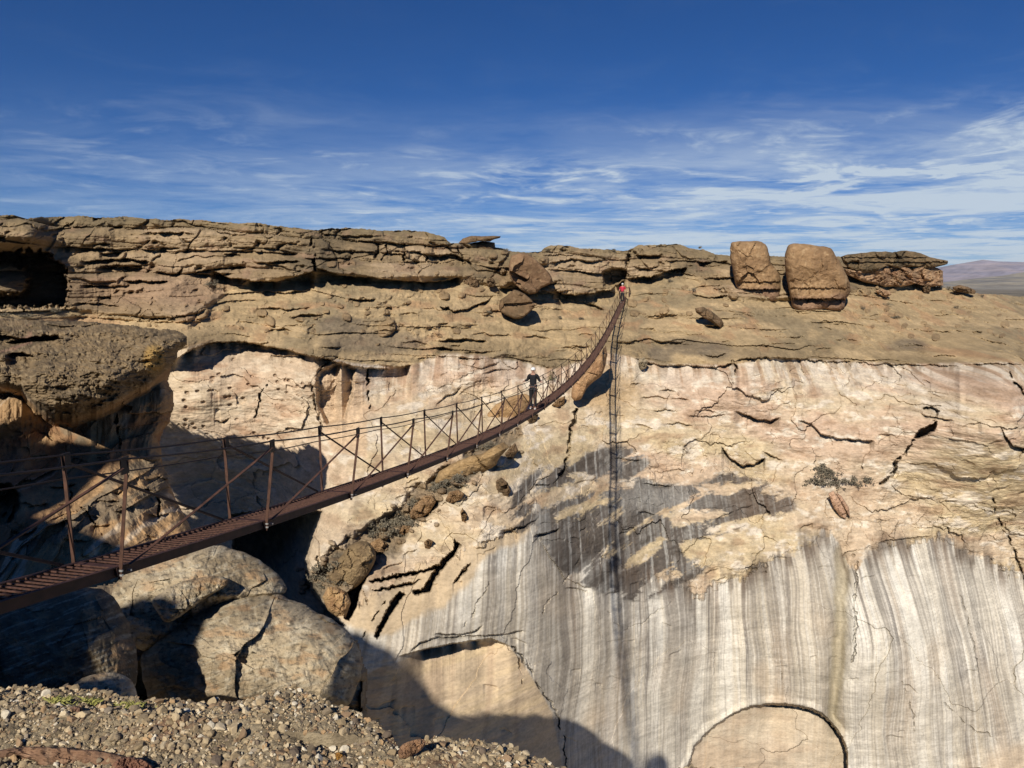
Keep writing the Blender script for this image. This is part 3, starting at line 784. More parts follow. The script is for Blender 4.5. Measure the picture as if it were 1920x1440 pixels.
    c_v = blend(c_v, lin(222, 212, 192), 0.5 * sstep(0.0, .5, -lf + .3 * s1))
    c_v = blend(c_v, lin(176, 150, 122), 0.3 * sstep(0.2, 0.6, fbm(wsx / 2.4, Z / 18, 4, 83)))
    s5 = fbm(wsx / 0.11, Z / 14, 3, 98)
    c_v = blend(c_v, lin(150, 141, 131), 0.45 * sstep(0.12, 0.45, s5 + .3 * s1))
    c_v = blend(c_v, lin(234, 226, 210), 0.35 * sstep(0.15, 0.5, -s5))
    # horizontal rubbing of the bedding
    c_v = c_v * (1 + 0.022 * fbm(X / 4, Z / 0.22, 4, 84))[..., None]
    bare = sstep(0.0, 0.35, fbm(X / 7, Z / 10, 3, 85) - 0.18) * lim
    c_v = blend(c_v, lin(210, 184, 150), 0.7 * bare)
    inarch = sstep(-2, 3, da)
    c_v = blend(c_v, blend(np.broadcast_to(lin(212, 190, 158), C.shape), lin(196, 170, 138), sstep(0, .5, n1 + .5 * n2)), inarch * (0.72 + 0.2 * n1))
    c_v = blend(c_v, lin(172, 158, 126), 0.75 * sstep(0.35, 0.9, run))
    P_AL = smooth_closed([(600, 1540), (640, 1290), (742, 1236), (840, 1212), (925, 1200), (965, 1216), (1010, 1290), (1045, 1350), (1062, 1540)], 1)
    ial = sstep(-2, 4, polydist(P_AL, PX + wx * .3, PY + wx * .3))
    alc = blend(np.broadcast_to(lin(212, 186, 150), C.shape), lin(224, 196, 152), sstep(-.3, .4, ban))
    alc = blend(alc, lin(188, 158, 126), 0.5 * sstep(0.1, 0.5, fbm(wsx / 1.2, Z / 16, 4, 88)))
    c_v = blend(c_v, alc, ial * 0.92)
    P_BT = smooth_closed([(590, 1130), (640, 1080), (700, 1040), (860, 1010), (1000, 930), (1000, 1000), (900, 1060), (860, 1120), (760, 1180), (690, 1200)], 1)
    ibt = sstep(-6, 10, polydist(P_BT, PX + wx, PY + wx))
    c_v = blend(c_v, lin(206, 180, 142), ibt * 0.9)
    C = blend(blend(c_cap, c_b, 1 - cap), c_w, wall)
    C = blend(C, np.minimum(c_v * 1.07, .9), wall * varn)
    # dark mineral stain with long torn fingers
    sx = X * 0.96 + Z * 0.26; sz = Z * 0.96 - X * 0.26
    fing = fbm(sx / 5, sz / 1.0, 7, 90, 0.68); grn = fbm(X / 0.35, Z / 9, 4, 91)
    sm = stain * sstep(-0.10, 0.06, fing * 0.8 + 0.30 * sstep(0, 40, dst) + 0.06)
    cs = blend(np.broadcast_to(lin(118, 108, 99), C.shape), lin(160, 154, 145), sstep(-0.1, 0.4, grn + 0.5 * fbm(X / 5, Z / 3, 3, 92)))
    cs = blend(cs, lin(88, 78, 70), 0.8 * sstep(0.0, 0.5, fing + 0.2 * grn))
    cs = blend(cs, lin(172, 168, 160), 0.75 * np.exp(-((PX - 1225) / 95) ** 2 - ((PY - 935) / 28) ** 2))
    cs = blend(cs, lin(120, 98, 80), 0.6 * sstep(1330, 1420, PX))
    cs = blend(cs, lin(212, 208, 198), 0.65 * sstep(0.2, 0.5, fbm(wsx / .22, Z / 12, 4, 94)) * (0.4 + 0.6 * (PX < 1300)))
    C = blend(C, cs * 0.80, wall * sm * 0.97)
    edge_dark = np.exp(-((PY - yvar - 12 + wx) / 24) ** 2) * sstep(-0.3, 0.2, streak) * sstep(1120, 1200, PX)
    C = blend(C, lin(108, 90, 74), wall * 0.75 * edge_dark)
    # the scree gully
    P_G = smooth_closed([(575, 1090), (600, 1050), (640, 1020), (700, 985), (770, 925), (830, 880), (880, 835), (960, 795), (985, 800), (945, 850), (900, 890), (860, 925),
                         (800, 965), (760, 1000), (720, 1045), (680, 1090), (640, 1130), (590, 1120)], 1)
    dg = polydist(P_G, PX + wx * 1.5, PY + wx * 1.5)
    g = sstep(-5, 8, dg)
    C = blend(C, blend(np.broadcast_to(lin(150, 128, 98), C.shape), lin(112, 102, 84), sstep(-.2, .4, n2)), g * 0.9)
    D += g * (0.5 + 0.35 * rough + 0.4 * med)
    # blown scar patch: smooth, peach
    ps = sstep(-2, 6, polydist([(590, 712), (598, 692), (640, 676), (668, 690), (690, 760), (690, 860), (620, 850), (592, 760)], PX, PY))
    C = blend(C, lin(222, 190, 152), ps * 0.85)
    # pocked face left of the alcove
    pk = sstep(-4, 10, polydist([(330, 720), (370, 665), (470, 650), (590, 680), (592, 760), (600, 830), (480, 830), (340, 820)], PX, PY))
    _, pe, pr, _, _ = worley(X / 0.55, Z / 0.42, 95)
    f1p = worley(X / 0.55, Z / 0.42, 95)[0]
    pm = pk * (1 - sstep(0.08 + .08 * pr, 0.2 + .14 * pr, f1p)) * (pr > 0.62) * sstep(-.1, .25, fbm(X / 3, Z / 2, 3, 96))
    D += 0.22 * pm
    C = blend(C, lin(160, 122, 94), 0.45 * pm)
    C = blend(C, lin(186, 146, 112), 0.6 * pk * sstep(0.1, 0.5, n2))
    C = C * (1 + 0.10 * n3 + 0.06 * n2)[..., None]
    fl = fbm(X / 0.45, Z / 0.2, 4, 76)
    C = blend(C, blend(np.broadcast_to(lin(140, 116, 88), C.shape), lin(180, 152, 114), (rub * 7.3) % 1.0), (rub > 0) * .7)
    C = C * (1 + (0.16 * upw + 0.14 * bench + 0.12 * cap) * fl + 0.0)[..., None]
    C = C + (C.mean(-1, keepdims=True) - C) * (0.10 * wall)[..., None]
    C = np.clip(C, 0.02, 0.9) * 0.80

    # ---------------- vertices: plateau behind, face, foot
    Xw = U * D; Zw = T * D; Yw = D
    back = []
    for k, dD in enumerate((6, 20, 60, 160, 320)):
        Yb = Yw[0] + dD
        zb = Zw[0] - 0.03 * dD - 0.3
        xb = Xw[0] * (1 + dD / 160.0 * 0.3)
        back.append(np.stack([xb, Yb, zb], -1))
    back = np.stack(back[::-1])
    foot = []
    for k, dz in enumerate((6, 14, 30)):
        foot.append(np.stack([Xw[-1], Yw[-1] - 0.3 * k, np.minimum(Zw[-1] - dz, -40 - dz)], -1))
    foot = np.stack(foot)
    face = np.stack([Xw, Yw, Zw], -1)
    V = np.concatenate([back, face, foot], 0)
    CC = np.concatenate([np.repeat(C[:1], 5, 0), C, np.repeat(C[-1:], 3, 0)], 0)
    R_, Cn = V.shape[:2]
    A_ = 1 - 0.88 * wall * varn
    AA = np.concatenate([np.repeat(A_[:1], 5, 0), A_, np.repeat(A_[-1:], 3, 0)], 0).astype(np.float32)
    o = link_mesh('cliff', V.reshape(-1, 3), grid_faces(R_, Cn), M_CLIFF, col=np.concatenate([CC, AA[..., None]], -1).reshape(-1, 4))
    tag(o, kind='structure')
    return PX, PY, D


_PX, _PY, CLIFF_D = build_cliff()


def cliff_depth(px, py):
    c = int(np.clip((px + 190) / QUAL, 0, _PX.shape[1] - 1))
    col = _PY[:, c]
    r = int(np.clip(np.searchsorted(col, py), 0, _PX.shape[0] - 1))
    return float(CLIFF_D[r, c])
# ------------------------------------------------------------------ the undercut outcrop on the left
def layer(name, poly, ctrl, step, mat, shape, colour, round_w=30, round_d=3.0, jit=3.0, pad=6):
    P = np.array(poly, float)
    xs = np.arange(P[:, 0].min() - pad, P[:, 0].max() + pad, step); ys = np.arange(P[:, 1].min() - pad, P[:, 1].max() + pad, step)
    PX, PY = np.meshgrid(xs, ys); PX = PX.astype(np.float32); PY = PY.astype(np.float32)
    jx = PX + jit * fbm(PX / 22, PY / 22, 4, 201); jy = PY + jit * fbm(PX / 22, PY / 22, 4, 202)
    d = polydist(poly, jx, jy)
    cx = np.arange(xs[0] - 12, xs[-1] + 24, 12.0); cy = np.arange(ys[0] - 12, ys[-1] + 24, 12.0)
    CX, CY = np.meshgrid(cx, cy); R = rbf(ctrl, CX, CY)
    fx = (PX - cx[0]) / 12; fy = (PY - cy[0]) / 12; ix = fx.astype(int); iy = fy.astype(int); fx = fx - ix; fy = fy - iy
    D = (R[iy, ix] * (1 - fx) * (1 - fy) + R[iy, ix + 1] * fx * (1 - fy) + R[iy + 1, ix] * (1 - fx) * fy + R[iy + 1, ix + 1] * fx * fy).astype(np.float32)
    e = np.clip(1 - d / round_w, 0, 1)
    U, T = ray(PX, PY)
    shape(D, PX, PY, U * D, T * D, d)
    D = D + round_d * (1 - np.sqrt(np.clip(1 - e * e, 0, 1)))
    C = colour(PX, PY, U * D, T * D, d)
    V = np.stack([U * D, D, T * D], -1)
    keep = d > 0
    F = grid_faces(PX.shape[0], PX.shape[1], keep)
    used = np.zeros(V.shape[0] * V.shape[1], bool); used[F.ravel()] = True
    idx = np.cumsum(used) - 1
    o = link_mesh(name, V.reshape(-1, 3)[used], idx[F].astype(np.int32), mat, col=C.reshape(-1, 3)[used])
    return o, PX, PY, D


POLY_C = [(-170, 560), (-60, 590), (0, 596), (60, 599), (130, 600), (200, 605), (260, 612), (330, 618), (352, 632), (350, 646), (335, 662), (322, 690), (318, 715), (326, 740), (325, 770),
          (318, 792), (306, 808), (300, 832), (304, 862), (316, 900), (330, 935), (342, 960), (366, 1002), (400, 1040), (440, 1100), (440, 1200), (-170, 1200)]
CTRL_C = [(-170, 580, 38), (0, 600, 38), (200, 608, 37.4), (330, 620, 36.8), (0, 650, 35), (150, 650, 34.3), (280, 640, 35), (0, 700, 31), (100, 740, 29), (170, 745, 29.2), (250, 690, 32), (300, 680, 33), (330, 655, 34.5),
          (-170, 700, 30), (0, 780, 28.8), (100, 800, 29.5), (250, 800, 31), (300, 820, 32.5), (0, 850, 29.5), (100, 860, 29.5), (250, 850, 31), (250, 885, 29.8), (50, 930, 26.8), (200, 940, 27), (330, 960, 29), (200, 1010, 25.5), (400, 1035, 27),
          (0, 1080, 23.5), (200, 1080, 23.5), (-170, 1000, 25), (0, 1200, 21), (400, 1200, 22)]


def shape_c(D, PX, PY, X, Z, d):
    lip = np.interp(PX[0], [-170, 0, 40, 75, 100, 135, 190, 240, 280, 310, 340], [690, 715, 725, 765, 778, 780, 765, 735, 715, 690, 672])[None]
    lip = lip + 5 * fbm(PX / 30, PX * 0 + 1.2, 4, 210)
    below = sstep(-4, 22, PY - lip)
    D += below * 4.2 * np.exp(-np.maximum(PY - lip, 0) / 130)
    D += 1.6 * sstep(-60, 5, PY - lip) ** 2
    Zs = Z - (D - 30) * 0.8
    med = fbm(X / 2.4, Zs / 1.9, 5, 211); fine = fbm(X / 0.4, Zs / 0.4, 5, 212); big = fbm(X / 7, Zs / 6, 4, 213)
    top = 1 - below
    D += top * (0.8 * fbm(PX / 80, PY / 30, 5, 226) + 0.30 * np.abs(fbm(PX / 22, PY / 12, 4, 227)) + 0.09 * fbm(PX / 7, PY / 5, 3, 228) + 0.5 * big)
    wx = 0.5 * fbm(X / 2, Z / 2, 4, 214); wz = 0.5 * fbm(X / 2 + 7, Z / 2, 4, 215)
    D += below * (facets(X / 2.6 + wx, Z / 2.0 + wz, 216) * 0.55 + facets(X / 0.9 + wx, Z / 0.8 + wz, 217) * 0.16 + 0.6 * med + 0.10 * fine + 0.5 * big)
    ledge(D, PX, PY, [(-120, 640), (0, 628), (60, 636), (90, 632), (115, 640)], 1.4, 12, seed=3)
    pit(D, PX, PY, [(6, 642), (40, 634), (80, 628), (108, 628), (121, 636), (100, 640), (60, 642), (30, 648)], 2.2, 4)
    ledge(D, PX, PY, [(78, 608), (130, 612), (165, 610), (203, 602)], 0.9, 8, seed=4)
    ledge(D, PX, PY, [(10, 664), (40, 660), (66, 668)], 1.6, 30, seed=5)
    crack(D, PX, PY, [(150, 706), (170, 700), (184, 684)], 3, 0.5)
    crack(D, PX, PY, [(218, 770), (220, 800), (222, 838)], 3, 0.8)
    crack(D, PX, PY, [(120, 905), (135, 940), (160, 955), (178, 980), (190, 1000)], 2, 0.5)
    pit(D, PX, PY, [(-60, 900), (20, 905), (38, 925), (42, 950), (25, 985), (-60, 1000)], 3, 8)
    crack(D, PX, PY, [(272, 920), (290, 925), (300, 945), (296, 975)], 6, 0.8)
    for k in range(30):
        x = random.uniform(20, 360); y = random.uniform(850, 1010); l = random.uniform(15, 60)
        ledge(D, PX, PY, [(x, y), (x + l / 2, y + random.uniform(-8, 6)), (x + l, y + random.uniform(-10, 10))], random.uniform(0.15, 0.6), random.uniform(6, 20), seed=300 + k)


def col_c(PX, PY, X, Z, d):
    n = fbm(X / 2.5, Z / 2, 5, 220); f = fbm(X / 0.3, Z / 0.25, 4, 221)
    lip = np.interp(PX[0], [-170, 0, 40, 75, 100, 135, 190, 240, 280, 310, 340], [690, 715, 725, 765, 778, 780, 765, 735, 715, 690, 672])[None]
    C = blend(np.broadcast_to(lin(140, 120, 92), PX.shape + (3,)), lin(108, 94, 74), sstep(-.2, .5, n + .4 * f))
    C = blend(C, lin(176, 156, 124), 0.6 * sstep(.15, .5, fbm(PX / 9, PY / 6, 4, 229)))
    C = blend(C, lin(84, 74, 60), 0.5 * sstep(.2, .5, fbm(PX / 14, PY / 8, 4, 230)))
    y_ = np.exp(-((PX - 288) / 26) ** 2 - ((PY - 672) / 32) ** 2)
    C = blend(C, lin(176, 144, 90), sstep(.3, .7, y_ + .2 * n))
    C = blend(C, lin(168, 130, 110), 0.5 * sstep(.3, .6, n) * (PX < 60))
    low = sstep(0, 12, PY - lip)
    Cl = blend(np.broadcast_to(lin(186, 152, 112), C.shape), lin(160, 124, 92), sstep(-.1, .5, n))
    Cl = blend(Cl, lin(150, 132, 108), sstep(.1, .5, fbm(X / 1.6, Z / 1.2, 4, 223)))
    Cl = blend(Cl, lin(226, 206, 178), sstep(.35, .6, fbm(X / 0.8, Z / 3, 4, 222)) * 0.7)
    C = blend(C, Cl, low)
    return np.clip(C * (1 + .14 * f)[..., None], .02, .9) * 0.8


oC, _, _, _ = layer('rock_outcrop', POLY_C, CTRL_C, 1.5, M_NEAR, shape_c, col_c, 26, 2.6)
tag(oC, kind='structure')

# ------------------------------------------------------------------ solid rocks from an outline, at their own distance and thickness
def rock(name, label, cat, outline, D, thick, tint, mat=None, tilt=0.0, tiltx=0.0, p=2.6, rough=0.10, facet=0.25, beds=(), seed=1, n=150, rings=46, group=None, back=1.0, spots=None, sm=1, jit=1.0, parent=None, fs=None):
    P = smooth_closed(outline, sm) if sm else np.array(outline, float)
    c = np.array([(P[:, 0].min() + P[:, 0].max()) / 2, (P[:, 1].min() + P[:, 1].max()) / 2])
    c = c * 0.5 + P.mean(0) * 0.5
    seg = np.r_[P, P[:1]]; ln = np.r_[0, np.cumsum(np.hypot(*np.diff(seg, axis=0).T))]
    s = np.linspace(0, ln[-1], n, endpoint=False)
    B = np.stack([np.interp(s, ln, seg[:, 0]), np.interp(s, ln, seg[:, 1])], 1)
    size = max(np.ptp(P[:, 0]), np.ptp(P[:, 1]))
    th = s / ln[-1] * 2 * np.pi
    B = B + ((B - c) / np.hypot(*(B - c).T)[:, None]) * (jit * size * 0.010 * (fbm(np.cos(th) * 4 + seed, np.sin(th) * 4, 4, seed)))[:, None]
    r = np.sin(np.linspace(0, np.pi / 2, rings + 1)[1:]) ** 0.9
    r[-1] = 1
    m_per_px = D / FPX
    fs = fs or size * m_per_px * 0.32
    def surf(sign, th_):
        pts = c[None, None] + (B[None] - c) * r[:, None, None]
        px, py = pts[..., 0], pts[..., 1]
        f = (1 - r ** p) ** (1 / p)
        X = (px - c[0]) * m_per_px; Z = (c[1] - py) * m_per_px
        w = f[:, None] ** 0.5
        rel = facets(X / fs + seed * 3.1 + 0.25 * fbm(X / fs, Z / fs, 3, seed), Z / fs + seed * 1.7, seed + 5) * facet + facets(X / (fs * .36) + seed * 2.1 + 0.2 * fbm(X / fs * 2, Z / fs * 2, 2, seed + 31), Z / (fs * .27) + seed * 1.1, seed + 32) * facet * .32 * sstep(-.2, .4, fbm(X / fs * 1.2 + seed, Z / fs * 1.2 + 4, 3, seed + 33)) + fbm(X / fs * 1.4 + seed, Z / fs * 1.4, 5, seed + 6) * rough * 1.6 + fbm(X / fs * 7 + seed, Z / fs * 7, 4, seed + 7) * rough * 0.5
        d = D + tilt * (py - c[1]) + tiltx * (px - c[0]) + sign * (th_ * f[:, None] + rel * w * (1 if sign < 0 else 0.5))
        if sign < 0:
            for (yb, amp, dec) in beds:
                yy = py - (yb + 2.0 * fbm(px / 14, px * 0 + seed, 3, seed + 9))
                d = d + amp * w * (yy > 0) * np.exp(-np.maximum(yy, 0) / dec)
        U, T = ray(px, py)
        return np.stack([U * d, d, T * d], -1), px, py, X, Z
    Fv, px, py, X, Z = surf(-1, thick); Bv, *_ = surf(1, thick * back)
    U, T = ray(*c); cf = np.array([U, 1, T]) * (D - thick + 0); cb = np.array([U, 1, T]) * (D + thick * back)
    nz = fbm(X / fs + seed, Z / fs, 5, seed + 11); nf = fbm(X / fs * 6 + seed, Z / fs * 6, 4, seed + 12)
    C = np.broadcast_to(np.asarray(tint[0], np.float32), X.shape + (3,))
    C = blend(C, tint[1], sstep(-.15, .5, nz + .3 * nf))
    if len(tint) > 2: C = blend(C, tint[2], 0.7 * sstep(.25, .6, nf - .3 * nz))
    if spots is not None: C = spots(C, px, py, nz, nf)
    C = np.clip(C * (1 + .1 * nf)[..., None], 0.01, .9) * 0.8
    R = rings
    V = np.concatenate([Fv.reshape(-1, 3), Bv[:-1].reshape(-1, 3), cf[None], cb[None]])
    CC = np.concatenate([C.reshape(-1, 3), C[:-1].reshape(-1, 3), C[0, :1], C[0, :1]])
    F = []
    j = np.arange(n); j2 = (j + 1) % n
    q = []
    area = np.sum(B[:, 0] * np.roll(B[:, 1], -1) - np.roll(B[:, 0], -1) * B[:, 1])
    for k in range(R - 1):
        q.append(np.stack([k * n + j, (k + 1) * n + j, (k + 1) * n + j2, k * n + j2], 1))
    off = R * n
    for k in range(R - 1):
        a = off + k * n; b = off + (k + 1) * n if k < R - 2 else (R - 1) * n
        q.append(np.stack([a + j, a + j2, b + j2, b + j], 1))
    icf = off + (R - 1) * n; icb = icf + 1
    q.append(np.stack([np.full(n, icf), j, j2, np.full(n, icf)], 1)); q.append(np.stack([np.full(n, icb), off + j2, off + j, np.full(n, icb)], 1))
    q = np.concatenate(q)
    tri = q[:, 0] == q[:, 3]
    if area > 0: q = q[:, [0, 3, 2, 1]]
    faces = [tuple(f) for f in q[~tri]] + [tuple(dict.fromkeys(f)) for f in q[tri]]
    org = at(c[0], P[:, 1].max(), D)
    V = V - org
    o = link_mesh(name, V, faces, mat or M_BOULDER, col=CC, parent=parent, loc=tuple(org) if parent is None else None)
    if parent is None and cat: tag(o, label, cat, group)
    return o


T_TAN = [lin(168, 136, 100), lin(148, 118, 86), lin(190, 160, 122)]
T_BRN = [lin(132, 108, 82), lin(110, 92, 70), lin(150, 124, 94)]
T_PNK = [lin(186, 152, 118), lin(164, 128, 98), lin(206, 178, 142)]
T_PALE = [lin(182, 166, 138), lin(150, 136, 112), lin(206, 190, 160)]

g_b = 'boulders sitting on the far rim'


def at_depth(px, py, off=0.0):
    return cliff_depth(px, py) + off


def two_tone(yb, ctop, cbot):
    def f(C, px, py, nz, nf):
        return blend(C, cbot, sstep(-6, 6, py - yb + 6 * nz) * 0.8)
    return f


rock('boulder', 'left one of the two huge boulders on the far rim, notched at its right shoulder', 'boulder',
     [(1369, 458), (1374, 453), (1400, 452), (1425, 452), (1438, 460), (1443, 478), (1444, 492), (1456, 505), (1464, 520), (1464, 545), (1460, 563), (1445, 566), (1420, 566), (1400, 562), (1386, 552), (1379, 535), (1374, 510), (1369, 485)],
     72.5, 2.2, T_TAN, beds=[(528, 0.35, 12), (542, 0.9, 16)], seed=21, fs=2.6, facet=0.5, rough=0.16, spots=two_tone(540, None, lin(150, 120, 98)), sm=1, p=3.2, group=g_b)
rock('boulder', 'right and bigger one of the two huge boulders on the far rim', 'boulder',
     [(1471, 480), (1474, 466), (1480, 458), (1495, 456), (1515, 458), (1530, 461), (1555, 463), (1562, 470), (1572, 487), (1583, 505), (1590, 520), (1595, 535), (1594, 550), (1586, 562), (1582, 582), (1560, 583), (1540, 580),
      (1520, 586), (1500, 586), (1486, 578), (1481, 555), (1476, 530), (1472, 505)],
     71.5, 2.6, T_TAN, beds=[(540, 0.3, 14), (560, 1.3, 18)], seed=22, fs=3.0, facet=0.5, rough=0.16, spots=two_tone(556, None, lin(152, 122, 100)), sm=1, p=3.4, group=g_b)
rock('boulder', 'tall reddish brown boulder leaning on the slope just below the far rim', 'boulder',
     [(958, 480), (975, 474), (990, 476), (1005, 487), (1018, 500), (1030, 512), (1036, 524), (1032, 532), (1015, 540), (1005, 550), (992, 552), (975, 542), (962, 530), (955, 515), (954, 496)],
     67.3, 1.5, [lin(150, 120, 92), lin(128, 102, 78), lin(160, 134, 102)], seed=23, facet=0.9, fs=2.2, rough=0.04, sm=0, p=9.0, jit=.35, group=g_b)
rock('boulder', 'dark brown angular boulder lying below the reddish leaning one', 'boulder',
     [(935, 572), (938, 562), (950, 554), (964, 543), (972, 545), (985, 552), (997, 562), (1003, 572), (1001, 578), (990, 588), (978, 597), (965, 598), (950, 592), (940, 586), (936, 580)],
     63.2, 1.4, T_BRN, seed=24, facet=0.9, fs=2.0, rough=0.04, sm=0, p=9.0, jit=.35, group=g_b)
rock('boulder', 'small round brown boulder on the slope left of the reddish leaning one', 'boulder',
     [(868, 528), (876, 518), (888, 516), (896, 524), (898, 536), (892, 546), (880, 548), (870, 542)], 66.6, 0.6, T_BRN, seed=25, n=70, rings=20, group=g_b)
rock('boulder', 'small squat boulder wedged against the cliff top under the balanced slab', 'boulder',
     [(896, 484), (903, 476), (915, 476), (921, 484), (918, 494), (906, 498), (897, 494)], 70.3, 0.5, T_BRN, seed=26, n=60, rings=18, group=g_b)
rock('boulder', 'little round boulder on the slope between the brown ones', 'boulder',
     [(911, 528), (918, 520), (926, 522), (930, 531), (926, 538), (916, 538)], 66.5, 0.45, T_BRN, seed=27, n=60, rings=16, group=g_b)
# balanced slab
bs = empty('balanced_rock', tuple(at(890, 470, 71)))
tag(bs, 'dark balanced rock slab with a thin pointed tip jutting over the skyline', 'balanced rock')
def child(nm, outline, D, th, tint, seed, **k):
    o = rock(nm, None, None, outline, D, th, tint, seed=seed, parent=bs, **k)
    o.location = Vector(at((min(p[0] for p in outline) + max(p[0] for p in outline)) / 2, 0, 0)) * 0
    return o


def place_child(par, nm, outline, D, th, tint, seed, **k):
    o = rock(nm, 'x', 'x', outline, D, th, tint, seed=seed, **k)
    del o['label']; del o['category']
    o.parent = par
    o.location = Vector(o.location) - Vector(par.location)
    return o


place_child(bs, 'pedestal', [(862, 460), (880, 456), (905, 452), (928, 455), (929, 470), (920, 480), (895, 484), (870, 478), (858, 468)], 71, 1.2, T_BRN, 31, n=90, rings=24, sm=0, facet=.4)
place_child(bs, 'slab', [(859, 456), (868, 447), (884, 442), (905, 443), (925, 442), (939, 443), (938, 446), (926, 449), (918, 453), (900, 452), (880, 456), (866, 459)], 70.2, 1.3, T_BRN, 32, n=90, rings=24, sm=0, facet=.3)

# mushroom outcrop at the right end of the rim
mo = empty('capped_outcrop', tuple(at(1680, 540, 80.5)))
tag(mo, 'layered rock outcrop with an overhanging cap and hollow at the right end of the rim', 'rock outcrop')
place_child(mo, 'base', [(1584, 505), (1640, 500), (1700, 500), (1750, 500), (1768, 508), (1769, 535), (1740, 538), (1715, 532), (1690, 538), (1660, 538), (1622, 530), (1600, 520), (1588, 515)],
            81.2, 2.2, T_PNK, 33, tiltx=0.045, n=150, rings=40, sm=0, facet=0.9, rough=0.3, p=4, fs=1.1)
place_child(mo, 'cap', [(1576, 482), (1590, 477), (1612, 475), (1640, 471), (1672, 472), (1700, 470), (1725, 474), (1745, 482), (1778, 489), (1777, 495), (1760, 500), (1745, 503), (1715, 500), (1690, 504), (1668, 500), (1650, 502), (1640, 510), (1618, 512), (1600, 508), (1588, 500), (1580, 492)],
            80.6, 2.4, [lin(138, 117, 88), lin(104, 90, 68), lin(150, 124, 90)], 34, n=170, rings=44, sm=0, facet=0.5, rough=0.25, p=4, beds=[(482, .4, 6), (491, .6, 6)], fs=1.6, tiltx=0.045)
# smaller stones on the right bench
for i, (o_, dd, tt, lb) in enumerate([
    ([(1730, 540), (1738, 534), (1745, 539), (1744, 548), (1732, 549)], .5, T_BRN, 'small brown stone on the pale ground below the capped outcrop'),
    ([(1785, 538), (1800, 534), (1815, 538), (1830, 545), (1828, 551), (1812, 550), (1795, 547), (1788, 543)], .8, T_BRN, 'low flat dark rock on the skyline right of the capped outcrop'),
    ([(1640, 545), (1655, 542), (1668, 546), (1672, 552), (1662, 558), (1648, 552)], .4, T_PNK, 'pinkish stone lying right of the biggest boulder'),
    ([(1303, 578), (1318, 575), (1335, 584), (1352, 598), (1357, 606), (1352, 615), (1338, 606), (1318, 595), (1305, 586)], .7, T_BRN, 'long brown slab lying on the slope left of the two huge boulders'),
    ([(1198, 673), (1208, 670), (1215, 678), (1212, 690), (1202, 694), (1197, 684)], .35, T_PALE, 'pale rounded stone beside the ladder shaped bridge shadow')]):
    cx_ = sum(p[0] for p in o_) / len(o_); by = max(p[1] for p in o_)
    rock('stone', lb, 'stone', o_, at_depth(cx_, by) - dd * 0.3, dd, tt, seed=40 + i, n=70, rings=18, sm=0, facet=.3)

# slab under the bridge and the rubble of the gully
rock('rock_slab', 'tall tan slab standing on edge right beside the far part of the bridge', 'rock slab',
     [(1136, 648), (1139, 665), (1134, 690), (1127, 706), (1112, 716), (1100, 728), (1090, 748), (1078, 752), (1071, 745), (1072, 728), (1078, 716), (1095, 700), (1112, 680), (1126, 660)],
     55.8, 1.2, [lin(190, 152, 112), lin(172, 134, 98), lin(206, 170, 130)], seed=51, sm=0, facet=.2, rough=.1, p=2.4, tilt=-0.01)
RUB = [([(815, 905), (822, 885), (850, 868), (880, 856), (905, 850), (925, 838), (945, 828), (955, 838), (938, 856), (930, 872), (910, 884), (885, 890), (870, 902), (840, 908), (820, 912)], 1.0, [lin(176, 146, 104), lin(152, 126, 92), lin(190, 160, 118)], 'big tan block in the gully directly under the bridge deck'),
       ([(768, 962), (778, 945), (795, 930), (810, 928), (818, 940), (806, 960), (785, 974), (770, 972)], .7, T_TAN, 'leaning brown block with a black shadow halfway down the gully'),
       ([(610, 1105), (620, 1075), (640, 1040), (660, 1018), (685, 1012), (704, 1030), (705, 1050), (690, 1080), (670, 1100), (650, 1112), (625, 1112)], 1.1, [lin(150, 128, 96), lin(128, 108, 82), lin(172, 148, 112)], 'large speckled brown boulder low in the gully'),
       ([(604, 1120), (615, 1100), (632, 1100), (652, 1112), (658, 1130), (648, 1158), (636, 1160), (615, 1145)], .9, [lin(196, 162, 118), lin(176, 140, 102)], 'orange tan angular boulder at the foot of the gully'),
       ([(930, 902), (940, 895), (952, 905), (958, 920), (952, 934), (936, 930), (930, 918)], .4, T_BRN, 'dark brown patch of rock on the pale face right of the gully'),
       ([(863, 960), (867, 952), (876, 966), (874, 982), (866, 978)], .3, T_TAN, 'thin upright flake on the pale ledge right of the gully'),
       ([(795, 1016), (803, 1010), (812, 1014), (806, 1030), (797, 1030)], .3, T_TAN, 'small upright flake on the pale ledge near its dark cracks'),
       ([(835, 938), (842, 922), (860, 918), (872, 926), (862, 938), (846, 944)], .5, T_TAN, 'small tan block in the middle of the gully'),
       ([(940, 860), (955, 840), (966, 830), (972, 845), (960, 862), (946, 868)], .5, T_BRN, 'narrow dark block near the top of the gully'),
       ([(985, 778), (1000, 770), (1010, 778), (1005, 792), (990, 796)], .5, T_BRN, 'dark round block below the person in black'),
       ([(900, 790), (930, 758), (960, 742), (985, 738), (1000, 745), (985, 770), (960, 790), (930, 800)], .8, [lin(186, 152, 110), lin(160, 130, 96)], 'sloping tan block behind the bridge railing left of the person in black'),
       ([(1046, 748), (1060, 742), (1058, 758), (1046, 764), (1034, 760)], .5, T_TAN, 'small pale block hanging below the bridge deck'),
       ([(745, 1000), (755, 985), (772, 984), (778, 996), (764, 1006)], .4, T_TAN, 'small block at the lower bend of the gully'),
       ([(690, 1020), (712, 1008), (726, 1020), (720, 1042), (702, 1050)], .5, T_TAN, 'tan block above the speckled boulder')]
